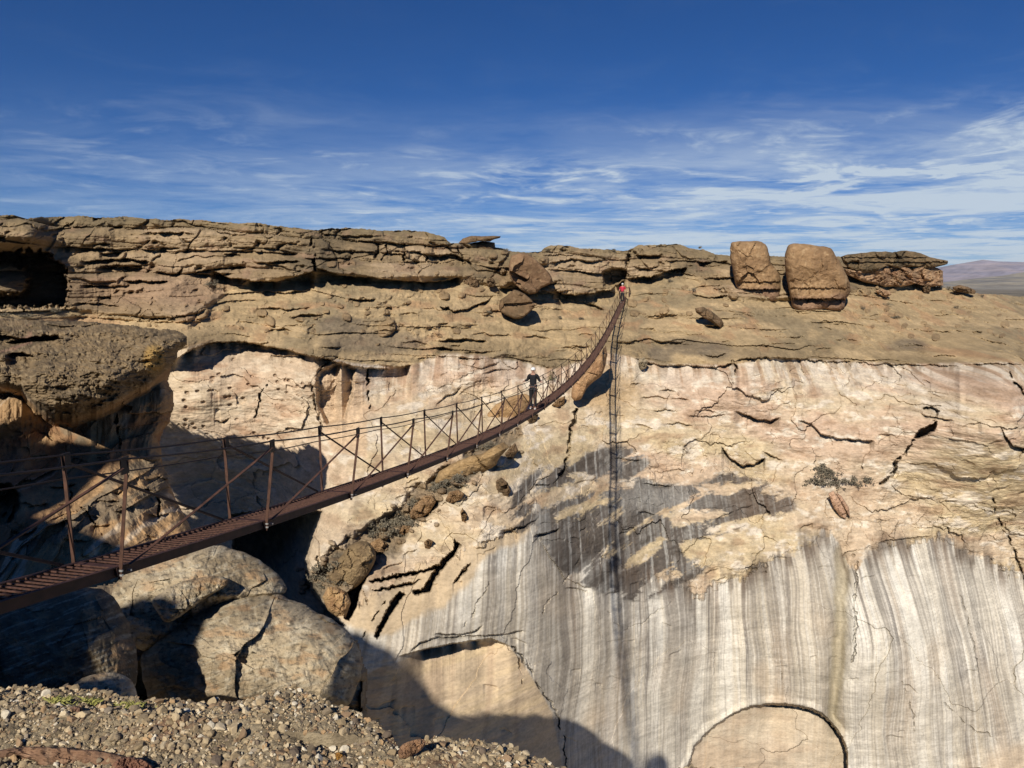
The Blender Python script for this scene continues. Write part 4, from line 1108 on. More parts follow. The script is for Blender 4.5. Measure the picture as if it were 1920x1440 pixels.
for i, (o_, dd, tt, lb) in enumerate(RUB):
    cx_ = sum(p[0] for p in o_) / len(o_); cy_ = sum(p[1] for p in o_) / len(o_)
    rock('rubble_block', lb, 'rock', o_, at_depth(cx_, cy_) - dd * 0.35, dd, tt, seed=60 + i, n=90, rings=24, sm=0 if i not in (2,) else 1, facet=.35, group='fallen blocks in the gully')
for i, (o_, dd, lb) in enumerate([([(1553, 925), (1563, 920), (1578, 940), (1588, 962), (1586, 973), (1575, 968), (1562, 950)], .5, 'pink slab of the leaning pair on the ledge right of the dark stain'),
                                  ([(1566, 922), (1578, 930), (1592, 952), (1594, 970), (1586, 958)], .45, 'narrower pink slab tucked behind its neighbour on the ledge')]):
    rock('fallen_slab', lb, 'rock slab', o_, at_depth(1575, 950) - .3, dd, [lin(214, 176, 146), lin(196, 158, 130)], seed=90 + i, n=70, rings=18, sm=0)

# ------------------------------------------------------------------ the near shelf below the bridge
T_S = [lin(196, 178, 148), lin(160, 143, 116), lin(214, 200, 172)]
def warm(C, px, py, nz, nf):
    sx = px * 0.94 - py * 0.34; sy = py * 0.94 + px * 0.34
    C = blend(C, lin(206, 194, 168), 0.6 * sstep(0.1, 0.5, fbm(sx / 70, sy / 6, 5, 402)))
    C = blend(C, lin(186, 148, 108), 0.55 * sstep(0.1, .6, fbm(px / 50, py / 25, 3, 400)))
    return blend(C, lin(104, 96, 82), 0.7 * sstep(.22, .5, fbm(px / 12, py / 6, 4, 401)))
M_SHELF = rock_mat('shelf_sandstone', 3.0, 34.0, 0.8, 0.02, 0.24, stretch=(1.4, 1, 2.2))
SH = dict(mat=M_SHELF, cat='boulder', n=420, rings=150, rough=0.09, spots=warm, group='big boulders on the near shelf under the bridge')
rock('shelf_boulder', 'cracked grey boulder right under the bridge, furthest back on the near shelf', outline=
     [(205, 1110), (235, 1070), (290, 1045), (340, 1030), (400, 1020), (450, 1032), (500, 1058), (533, 1090), (542, 1108), (510, 1122), (450, 1130), (400, 1150), (350, 1180), (300, 1210), (262, 1222), (230, 1190), (215, 1150)],
     D=13.2, thick=1.0, tint=T_S, tilt=-0.008, seed=102, facet=.22, p=2.0, fs=1.2, **SH)
rock('shelf_boulder', 'flat tilted slab lying on the cracked grey boulder with a deep joint below it', outline=
     [(282, 1128), (300, 1112), (335, 1092), (385, 1080), (430, 1082), (424, 1100), (400, 1112), (365, 1136), (338, 1156), (312, 1170), (296, 1150)],
     D=12.0, thick=.4, tint=T_S, tilt=-0.009, seed=103, facet=.1, p=3.2, fs=.8, **SH)
rock('shelf_boulder', 'biggest pale domed boulder on the near shelf, in front of the cracked one', outline=
     [(262, 1235), (285, 1195), (330, 1158), (375, 1130), (420, 1110), (470, 1104), (520, 1112), (570, 1135), (620, 1160), (660, 1192), (680, 1232), (676, 1280), (650, 1330), (560, 1350), (420, 1350), (300, 1345), (270, 1290)],
     D=12.4, thick=1.3, tint=T_S, tilt=-0.008, seed=104, facet=.38, p=2.2, fs=1.7, **SH)
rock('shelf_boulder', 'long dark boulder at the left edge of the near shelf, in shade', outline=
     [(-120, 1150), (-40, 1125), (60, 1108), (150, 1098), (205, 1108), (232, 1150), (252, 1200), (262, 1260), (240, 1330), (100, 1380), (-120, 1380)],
     D=10.2, thick=1.1, tint=[lin(128, 112, 90), lin(100, 88, 70), lin(150, 134, 110)], tilt=-0.008, seed=105, facet=.3, p=2.0, fs=1.3, **SH)  # tint darker than the other boulders to deepen its shade
rock('shelf_boulder', 'smooth shaded boulder just above the gravel ledge, left of the biggest one', outline=
     [(125, 1300), (145, 1275), (180, 1262), (225, 1260), (252, 1280), (262, 1320), (250, 1370), (130, 1370)],
     D=8.2, thick=.6, tint=T_S, tilt=-0.01, seed=106, facet=.15, p=2.2, fs=.6, **SH)

POLY_S = [(-160, 1130), (100, 1110), (300, 1080), (430, 1080), (530, 1120), (600, 1160), (672, 1200), (690, 1260), (690, 1420), (-160, 1420)]
def shape_s(D, PX, PY, X, Z, d):
    D += facets(X / 1.1, Z / .7, 301) * 0.7 + 0.4 * fbm(X / 1.5, Z / 1, 5, 302) + .05 * fbm(X / .3, Z / .2, 4, 303)
def col_s(PX, PY, X, Z, d):
    n = fbm(X / 1, Z / .6, 5, 304)
    return np.clip(blend(np.broadcast_to(lin(160, 140, 112), PX.shape + (3,)), lin(120, 104, 84), sstep(-.2, .5, n)), .02, .9) * .8
oS, *_ = layer('rock_shelf', POLY_S, [(-160, 1085, 14), (300, 1050, 14.5), (545, 1110, 14.5), (690, 1260, 14), (690, 1420, 13.5), (-160, 1420, 13), (250, 1250, 13.5), (450, 1150, 14.5)], 3.0, M_SHELF, shape_s, col_s, 40, 2.0)
tag(oS, kind='structure')

# ------------------------------------------------------------------ our own side: the mesa behind and left of the camera (unseen, its crest shaped to throw the long shadows), and the gravel ledge
def near_mesa():
    prof = [(-90, 20), (-45, 19), (-32, 18.2), (-27.9, 17.6), (-27.2, 12.0), (-24.2, 10.9), (-21, 9.9), (-11.6, 2.2), (-10.3, 3.6), (-9.6, 3.7), (-8.8, 3.4), (-8.0, 1.6),
            (-7.2, 1.5), (-5.5, 1.9), (-5.0, 3.0), (-4.5, 3.5), (-4.0, 3.0), (-3.7, 0.8), (-3.5, -1.2), (-3.0, -3.0)]
    # where the shadow edge lies on the far wall, carried back along the light
    for (qx, qy) in ((680, 1188), (740, 1222), (790, 1272), (820, 1312), (850, 1337), (900, 1354), (1000, 1395)):
        Dq = cliff_depth(qx, qy) ; uq, tq = ray(qx, qy)
        prof.append((float(uq * Dq - .31 * Dq), float(tq * Dq + .74 * Dq)))
    prof.sort()
    a = np.r_[np.linspace(-90, -20, 120), np.linspace(-19.8, -3.0, 260)]
    b = np.interp(a, [p[0] for p in prof], [p[1] for p in prof])
    b = b + 0.16 * fbm(a / 1.2, a * 0, 4, 500)
    ys = np.r_[-60, -30, -14, -9, -6.5, -5.2, -4.4, -3.9, -3.5, -3.2, -3.0, -2.9, -2.8]
    dz = np.r_[-3, -1.5, -.6, -.3, -.15, -.05, 0, -.12, -.4, -.6, -.8, -2.5, -40.0]
    V = []
    for y, d in zip(ys, dz):
        yc = -4.0
        h = b - 0.74 * yc + d
        x = a + 0.31 * (max(y, -9.0) if y < yc else yc)
        V.append(np.stack([x + 0.15 * fbm(a + y, a * 0, 2, 501) * 0, np.full_like(a, y) + (0.25 * fbm(a / 1.5, a * 0 + y, 3, 502) if y < -3 else 0), h], -1))
    V = np.stack(V)
    n = fbm(V[..., 0] / 2, V[..., 2] / 2, 4, 503)
    C = blend(np.broadcast_to(lin(168, 140, 104), V.shape), lin(130, 112, 86), sstep(-.2, .5, n)) * .8
    o = link_mesh('near_mesa', V.reshape(-1, 3), grid_faces(*V.shape[:2]), M_NEAR, col=C.reshape(-1, 3))
    tag(o, kind='structure')


near_mesa()

SKY_E = [(-700, 1262), (-300, 1275), (0, 1283), (60, 1280), (100, 1283), (160, 1285), (200, 1291), (280, 1303), (330, 1299), (400, 1304), (450, 1306), (490, 1297), (520, 1285), (560, 1286), (590, 1300), (620, 1314), (660, 1328), (700, 1346), (738, 1368),
         (752, 1392), (775, 1378), (830, 1364), (880, 1368), (930, 1382), (975, 1402), (1040, 1442), (1120, 1462), (1300, 1440), (1600, 1446), (2200, 1450)]
_e = np.array(SKY_E, float); _u, _t = ray(_e[:, 0], _e[:, 1]); _De = -1.6 / _t
EDGE_X = _u * _De; EDGE_Y = _De
_o = np.argsort(EDGE_X); EDGE_X = EDGE_X[_o]; EDGE_Y = EDGE_Y[_o]


def ledge_h(x, y):
    ye = np.interp(x, EDGE_X, EDGE_Y) + 0.02 * fbm(np.asarray(x) / .08, np.asarray(x) * 0 + 4, 3, 510)
    h = -1.545 + 0.035 * fbm(np.asarray(x) / .5, np.asarray(y) / .4, 4, 511) - 0.02
    g = (x * 0.8 + y - 2.35)
    h = h - 0.05 * np.exp(-((x + 0.62 - (2.42 - y) * 0.9) / .12) ** 2) * (np.asarray(y) < 2.45)
    ov = np.maximum(np.asarray(y) - ye, 0)
    return h - 4.0 * ov - 9 * ov ** 2 - 0.05 * sstep(-.25, 0, np.asarray(y) - ye)


def gravel_ledge():
    xs = np.r_[np.arange(-7, -2.4, .05), np.arange(-2.4, 1.2, .01), np.arange(1.2, 6, .05)]
    ys = np.r_[np.arange(-8, 1.8, .12), np.arange(1.8, 3.4, .01), np.array([3.5, 3.7, 4.0, 4.5, 5.2])]
    X, Y = np.meshgrid(xs, ys)
    Z = ledge_h(X, Y)
    Z = Z + 0.008 * fbm(X / .03, Y / .03, 3, 512)
    Z = np.maximum(Z, -14)
    n = fbm(X / .12, Y / .12, 4, 513)
    C = blend(np.broadcast_to(lin(168, 152, 124), X.shape + (3,)), lin(128, 114, 92), sstep(-.2, .5, n))
    C = blend(C, lin(130, 92, 72), .7 * sstep(.3, .7, fbm(X / .5, Y / .3, 3, 514)))
    o = link_mesh('gravel_ledge', np.stack([X, Y, Z], -1).reshape(-1, 3), grid_faces(*X.shape)[:, ::-1], rock_mat('conglomerate', 18, 90, .8, .01, .25), col=(C * .8).reshape(-1, 3))
    tag(o, kind='structure')


gravel_ledge()


def ico(sub=1):
    import bmesh
    bm = bmesh.new(); bmesh.ops.create_icosphere(bm, subdivisions=sub, radius=1)
    v = np.array([x.co[:] for x in bm.verts], np.float32); f = np.array([[w.index for w in q.verts] for q in bm.faces], np.int32)
    bm.free(); return v, f


def pebbles():
    v, f = ico(2)
    r = np.random.default_rng(3)
    Nn = 46000
    x = r.uniform(-2.5, .9, Nn); ye = np.interp(x, EDGE_X, EDGE_Y)
    y = ye - r.uniform(-0.06, 1.0, Nn) ** 1.0
    ok = (y > 1.95)
    x, y, ye = x[ok], y[ok], ye[ok]
    n = len(x)
    rad = np.clip(np.exp(r.normal(math.log(.0055), .6, n)), .0022, .026)
    z = ledge_h(x, y) + rad * r.uniform(-.75, .35, n)
    protos = []
    for k in range(8):
        d = 1 + 0.22 * np.stack([perlin(v[:, 0] * 1.2 + k * 9, v[:, 1] * 1.2 + v[:, 2], 600 + k)], 1)[:, 0]
        s = r.uniform(.7, 1.25, 3); s[2] *= .8
        q = v * d[:, None] * s
        nrm = r.normal(size=(9, 3)); nrm /= np.linalg.norm(nrm, axis=1)[:, None]
        for m in nrm:      # broken flat faces
            t = q @ m; lim = r.uniform(.3, .75)
            q = q - np.maximum(t - lim, 0)[:, None] * m
        protos.append(q)
    protos = np.array(protos, np.float32)
    ang = r.uniform(0, 6.28, (n, 3))
    cx, sx = np.cos(ang[:, 0] * .15), np.sin(ang[:, 0] * .15); cz, sz = np.cos(ang[:, 2]), np.sin(ang[:, 2])
    P = protos[r.integers(0, 8, n)] * rad[:, None, None]
    X = P[..., 0] * cz[:, None] - P[..., 1] * sz[:, None]; Y = P[..., 0] * sz[:, None] + P[..., 1] * cz[:, None]; Z = P[..., 2]
    Y, Z = Y * cx[:, None] - Z * sx[:, None], Y * sx[:, None] + Z * cx[:, None]
    V = np.stack([X + x[:, None], Y + y[:, None], Z + z[:, None]], -1).reshape(-1, 3)
    F = (f[None] + (np.arange(n) * len(v))[:, None, None]).reshape(-1, 3)
    pal = np.array([lin(172, 156, 128), lin(150, 134, 108), lin(190, 176, 150), lin(126, 114, 96), lin(144, 122, 98), lin(112, 100, 88), lin(206, 198, 180), lin(164, 138, 106), lin(134, 124, 110)])
    pr = np.array([.24, .2, .12, .12, .1, .08, .05, .05, .04])
    c = pal[r.choice(9, n, p=pr / pr.sum())] * r.uniform(.85, 1.3, n)[:, None] * np.array([1.18, 1.14, 1.08])
    o = link_mesh('gravel', V, F.astype(np.int32), rock_mat('pebble_stone', 60, 260, .35, .002, .16, rough=.8), col=np.repeat(c * .8, len(v), 0), smooth=False)
    tag(o, kind='stuff')


pebbles()
RED = [lin(146, 114, 90), lin(118, 92, 74), lin(170, 140, 112)]
for i, (o_, D_, th, tt, lb) in enumerate([
    ([(-30, 1412), (20, 1402), (80, 1399), (150, 1404), (215, 1412), (262, 1424), (285, 1445), (280, 1480), (-30, 1490)], 2.36, .05, RED, 'large flat reddish stone in the bottom left corner'),
    ([(114, 1345), (126, 1328), (145, 1323), (160, 1332), (166, 1348), (150, 1362), (128, 1370), (112, 1368)], 2.6, .03, [lin(150, 118, 98), lin(128, 100, 84)], 'pinkish brown lump left of centre on the gravel'),
    ([(745, 1412), (752, 1396), (772, 1388), (792, 1384), (800, 1392), (790, 1408), (768, 1420), (750, 1424)], 2.35, .03, [lin(176, 138, 106), lin(150, 116, 90)], 'smooth tan brown stone in the notch of the gravel ledge'),
    ([(626, 1418), (630, 1411), (638, 1410), (644, 1416), (642, 1425), (632, 1427)], 2.38, .012, [lin(206, 158, 84), lin(190, 140, 76)], 'small orange pebble on the gravel'),
    ([(58, 1368), (70, 1358), (84, 1362), (84, 1374), (70, 1380), (60, 1376)], 2.52, .02, [lin(90, 80, 74), lin(74, 66, 62)], 'dark grey cobble near the left edge of the gravel'),
    ([(356, 1386), (368, 1376), (384, 1380), (392, 1392), (380, 1402), (362, 1400)], 2.45, .02, RED, 'rusty cobble in the middle of the gravel'),
    ([(180, 1340), (200, 1330), (206, 1342), (198, 1358), (182, 1358)], 2.58, .02, T_BRN, 'brown cobble right of the pinkish lump'),
    ([(205, 1440), (225, 1418), (262, 1420), (290, 1438), (285, 1470), (215, 1470)], 2.28, .04, [lin(150, 110, 90), lin(120, 86, 72)], 'rough pink stone at the bottom edge beside the large flat one')]):
    rock('stone' if i else 'flat_stone', lb, 'stone', o_, D_ - .02, th, tt, seed=120 + i, n=100, rings=26, facet=th * .6, rough=th * .3, group='loose stones on the gravel ledge')

# ------------------------------------------------------------------ far country
def far_land():
    # one sheet that reaches the horizon, cut away around the canyon rim
    xs = np.r_[np.linspace(-30000, -400, 12), np.linspace(-300, 1200, 40), np.linspace(1400, 30000, 14)]
    ys = np.r_[np.linspace(420, 2000, 40), np.linspace(2300, 40000, 30)]
    X, Y = np.meshgrid(xs, ys)
    Z = -22 + 2.0 * fbm(X / 300, Y / 300, 3, 700) + 0 * X
    o = link_mesh('plain', np.stack([X, Y, Z], -1).reshape(-1, 3), grid_faces(*X.shape)[:, ::-1], rock_mat('desert_plain', .004, .03, .0, .1, .5, base=(.20, .17, .12), stretch=(1, .35, 1)), smooth=True)
    tag(o, kind='structure')
    def range_(name, pts, Dist, depth, tint, seed):
        a = np.linspace(pts[0][0], pts[-1][0], 260); top = np.interp(a, [p[0] for p in pts], [p[1] for p in pts])
        U, T = ray(a, top)
        rows = []
        for k, f in enumerate(np.linspace(0, 1, 40)):
            D = Dist - depth * f
            h0 = T * Dist; h = -22 + (h0 + 22) * ((1 - f) ** 1.35)
            x = U * Dist
            h = h + (Dist * .0026) * ridged(x / (Dist * .03) + f * 2, np.full_like(x, f * 3.0), 4, seed) * math.sin(min(1, f * 1.3) * math.pi) * .9
            rows.append(np.stack([x, np.full_like(x, D), h], -1))
        rows.insert(0, rows[0] + np.array([0, depth, -Dist * .03]))
        V = np.stack(rows)
        n = fbm(V[..., 0] / (Dist * .02), V[..., 2] / (Dist * .004), 4, seed + 1)
        C = blend(np.broadcast_to(tint[0], V.shape), tint[1], sstep(-.3, .4, n))
        o = link_mesh(name, V.reshape(-1, 3), grid_faces(*V.shape[:2]), rock_mat('mat_' + name, .002, .01, 0, .1, .25), col=C.reshape(-1, 3))
        tag(o, kind='structure')
    range_('mountain', [(1500, 530), (1700, 524), (1760, 508), (1790, 496), (1820, 491), (1843, 487), (1870, 490), (1900, 491), (1960, 492), (2100, 500), (2300, 520)], 9000, 3500, (lin(140, 134, 146), lin(164, 152, 156)), 710)  # purple grey tints hold part of the distance haze
    range_('hills', [(1600, 534), (1760, 530), (1830, 522), (1880, 517), (1920, 510), (1980, 508), (2200, 522), (2400, 534)], 6200, 1800, (lin(150, 140, 120), lin(120, 116, 108)), 720)


far_land()


def canyon_floor():
    X, Y = np.meshgrid(np.linspace(-140, 160, 80), np.linspace(-60, 110, 60))
    Z = -68 + 1.5 * fbm(X / 9, Y / 9, 4, 800)
    o = link_mesh('canyon_floor', np.stack([X, Y, Z], -1).reshape(-1, 3), grid_faces(*X.shape)[:, ::-1], rock_mat('canyon_sand', .5, 3, .2, .05, .2, base=(.36, .28, .18)))
    tag(o, kind='structure')


canyon_floor()
# ------------------------------------------------------------------ the suspension footbridge
M_RUST = plain_mat('rusty_steel', (0.045, 0.017, 0.011), 0.75, 0.0, 0.45, 9, 0.3)
M_RUST_L = plain_mat('worn_rusty_steel', (0.078, 0.036, 0.022), 0.7, 0.0, 0.4, 14, 0.3)
M_DARKSTEEL = plain_mat('dark_steel', (0.030, 0.020, 0.017), 0.6, 0.3, 0.3, 12)
M_DECK = plain_mat('rusted_grating', (0.088, 0.042, 0.029), 0.7, 0.1, 0.4, 30)
M_BOLT = plain_mat('galvanised_bolt', (0.62, 0.62, 0.60), 0.4, 0.6)

S_SP = 2.55
TH = math.atan(0.0806 / 0.3605)
BD = np.array([math.sin(TH), math.cos(TH)]); BN = np.array([math.cos(TH), -math.sin(TH)])
B0 = np.array([-4.238, 6.903])
_hy = [(-1.5, -1.2), (2.0, -1.95), (4.4, -2.28), (6.9, -2.64), (9.39, -2.97), (11.88, -3.29), (14.37, -3.60), (16.86, -3.88), (19.35, -4.13), (21.8, -4.34), (24.3, -4.52), (26.8, -4.68), (31.8, -4.90),
       (36.8, -4.90), (39.2, -4.84), (41.7, -4.76), (46.7, -4.58), (54.1, -4.02), (60.7, -3.20), (65.5, -2.48), (71.0, -1.66), (74.1, -1.30)]
_hk = np.array([((y - B0[1]) / (BD[1] * S_SP), h) for y, h in _hy])
_hp = np.polyfit(_hk[:, 0], _hk[:, 1], 6)


def bp(k, off, dz=0.0):
    """point on the bridge: span number, metres right of the far railing, metres above the deck"""
    p = B0 + BD * S_SP * k + BN * off
    return np.array([p[0], p[1], float(np.polyval(_hp, k)) + dz])


class MB:
    def __init__(s): s.v = []; s.f = []
    def bar(s, a, b, w, h, up=(0, 0, 1)):
        a = np.array(a, float); b = np.array(b, float); d = b - a; d /= np.linalg.norm(d)
        u = np.array(up, float); r = np.cross(d, u)
        if np.linalg.norm(r) < 1e-4: r = np.cross(d, (1, 0, 0))
        r /= np.linalg.norm(r); u = np.cross(r, d); n = len(s.v)
        for p in (a, b):
            for x, z in ((-1, -1), (1, -1), (1, 1), (-1, 1)): s.v.append(p + r * x * w / 2 + u * z * h / 2)
        for q in ((0, 3, 2, 1), (4, 5, 6, 7), (0, 1, 5, 4), (1, 2, 6, 5), (2, 3, 7, 6), (3, 0, 4, 7)): s.f.append(tuple(n + i for i in q))
    def angle(s, a, b, w, t, up=(0, 0, 1)):
        """an L section"""
        a = np.array(a, float); b = np.array(b, float); d = (b - a) / np.linalg.norm(b - a)
        u = np.array(up, float); r = np.cross(d, u)
        if np.linalg.norm(r) < 1e-4: r = np.cross(d, (0, 1, 0))
        r /= np.linalg.norm(r); u = np.cross(r, d)
        s.bar(a, b, w, t, u); s.bar(a + r * (w / 2 - t / 2) + u * (w / 2 + t / 2), b + r * (w / 2 - t / 2) + u * (w / 2 + t / 2), t, w, u)
    def tube(s, pts, rad, n=6):
        pts = np.array(pts, float); base = len(s.v); m = len(pts)
        for i, p in enumerate(pts):
            d = pts[min(i + 1, m - 1)] - pts[max(i - 1, 0)]; d /= np.linalg.norm(d)
            r = np.cross(d, (0, 0, 1)); r /= np.linalg.norm(r) + 1e-9; u = np.cross(r, d)
            for k in range(n):
                a = 2 * math.pi * k / n; s.v.append(p + rad * (math.cos(a) * r + math.sin(a) * u))
        for i in range(m - 1):
            for k in range(n):
                a = base + i * n + k; b = base + i * n + (k + 1) % n; s.f.append((a, b, b + n, a + n))
        s.f.append(tuple(base + k for k in range(n))[::-1]); s.f.append(tuple(base + (m - 1) * n + k for k in range(n)))
    def build(s, name, mat, parent, smooth=False):
        o = link_mesh(name, np.array(s.v) - ORG, s.f, mat, parent=parent, smooth=smooth)
        return o


K0, K1 = -2.6, 26.6
ORG = bp(K0, 0.27)
bridge = empty('suspension_bridge', tuple(ORG))
tag(bridge, 'long rusty suspension footbridge sagging across the canyon', 'footbridge')
ks = np.arange(K0, K1 + .01, 0.25)
OF_T, OF_B, ON_B, ON_T, HP = 0.0, 0.05, 0.50, 0.69, 1.06
for off in (OF_B, ON_B):
    m = MB()
    for a, b in zip(ks[:-1], ks[1:]):
        m.bar(bp(a, off, -.045), bp(b, off, -.045), .012, .09)
        m.bar(bp(a, off + (.02 if off == OF_B else -.02), -.091), bp(b, off + (.02 if off == OF_B else -.02), -.091), .05, .010)
        m.bar(bp(a, off, .004), bp(b, off, .004), .045, .012)
    m.build('stringer', M_RUST, bridge)
for off, dz, nm in ((OF_T, HP, 'handrail_cable'), (ON_T, HP, 'handrail_cable'), (OF_T - .06, HP - .24, 'safety_cable')):
    m = MB(); m.tube([bp(k, off, dz - .018 * math.sin(math.pi * (k % 1)) + (.0 if nm[0] == 'h' else .01 * math.sin(k * 3))) for k in np.arange(K0, K1 + .01, .2)], (.011 if nm[0] == 'h' else .008))
    m.build(nm, M_DARKSTEEL, bridge)
for off in (OF_B + .06, ON_B - .06):
    m = MB(); m.tube([bp(k, off, -.11) for k in np.arange(K0, K1 + .3, .5)], .011); m.build('deck_cable', M_DARKSTEEL, bridge)
i0, i1 = math.ceil(K0), math.floor(K1)
for k in range(i0, i1 + 1):
    for (ob, ot, sgn) in ((OF_B, OF_T, 1), (ON_B, ON_T, -1)):
        out = -1 if ob == OF_B else 1
        m = MB()
        jk = random.uniform(-.008, .008)
        top = bp(k + jk, ot, HP - .01); bot = bp(k, ob + out * .028, -.12)
        m.angle(bot, top, .038, .007, (*BD, 0))
        po = m.build('railing_post', M_RUST_L, bridge)
        if k < 14:
            m = MB(); m.bar(bp(k + sgn * .012, ot, HP - .14), bp(k + sgn * .012, ot, HP + .02), .10, .014, (*BN, 0)); m.build('gusset_plate', M_DARKSTEEL, po)
        kk = k + sgn
        if i0 <= kk <= i1:
            m = MB()
            m.angle(bp(k + sgn * .03, ot + out * .012, HP - .09), bp(kk - sgn * .04, ob + out * .045, .0), .030, .005, (*BN, 0))
            m.build('brace', M_RUST_L, bridge)
    for dk, dz in ((.0, -.03), (.0, -.075), (.045, -.05)):
        if k < 8:
            m = MB(); m.bar(bp(k + dk, ON_B + .02, dz), bp(k + dk, ON_B + .062, dz), .018, .018); m.build('bolt', M_BOLT, bridge)
    m = MB(); m.bar(bp(k, OF_B - .03, -.03), bp(k, ON_B + .03, -.03), .07, .075); m.build('cross_beam', M_RUST, bridge)
for k in range(i0 - 1, i1 + 1):
    a0 = max(k, K0); a1 = min(k + 1, K1)
    m = MB(); n = int((a1 - a0) * 28)
    for i in range(n):
        q = a0 + (a1 - a0) * (i + .5) / n
        m.bar(bp(q, OF_B + .026, .0), bp(q, ON_B - .026, .0), .011, .014)
    for off in (.14, .275, .41):
        m.bar(bp(a0 + .01, off, -.018), bp(a1 - .01, off, -.018), .01, .02)
    # worn serrated top edges that catch the light
    m.build('grating', M_DECK, bridge)
# landing frame at the far end
m = MB()
for off in (OF_T - .1, ON_T + .15):
    m.bar(bp(K1, off, -.4), bp(K1, off, 1.25), .09, .09); m.bar(bp(K1 - .05, off, 1.2), bp(K1 + .9, off + .2, -.2), .06, .06)
m.bar(bp(K1, OF_T - .1, 1.2), bp(K1, ON_T + .15, 1.2), .08, .08)
m.build('landing_frame', M_RUST, bridge)
m = MB(); m.bar(bp(K1 - .02, .27, -.06), bp(K1 + 1.0, .27, -.02), .8, .12); m.build('landing_plate', M_RUST, bridge)

# ------------------------------------------------------------------ people
def skin_mesh(name, joints, edges, radii, mat, parent, sub=2, root=0):
    me = bpy.data.meshes.new(name)
    me.from_pydata(joints, edges, []); me.update()
    o = bpy.data.objects.new(name, me); COL.objects.link(o)
    md = o.modifiers.new('s', 'SKIN'); md.use_smooth_shade = True
    sv = me.skin_vertices[0].data
    for i, r in enumerate(radii):
        sv[i].radius = r if hasattr(r, '__len__') else (r, r); sv[i].use_root = (i == root)
    sb = o.modifiers.new('d', 'SUBSURF'); sb.levels = sub; sb.render_levels = sub
    dg = bpy.context.evaluated_depsgraph_get()
    nm = bpy.data.meshes.new_from_object(o.evaluated_get(dg))
    bpy.data.objects.remove(o); bpy.data.meshes.remove(me)
    nm.name = name; nm.materials.clear(); nm.materials.append(mat)
    r = bpy.data.objects.new(name, nm); COL.objects.link(r); r.parent = parent
    return r


def blob(name, c, r, mat, parent, sub=3, cut=None):
    v, f = ico(sub); v = v * np.array(r)
    if cut is not None: v[:, 2] = np.maximum(v[:, 2], cut)
    return link_mesh(name, v + np.array(c), f, mat, parent=parent, smooth=True)


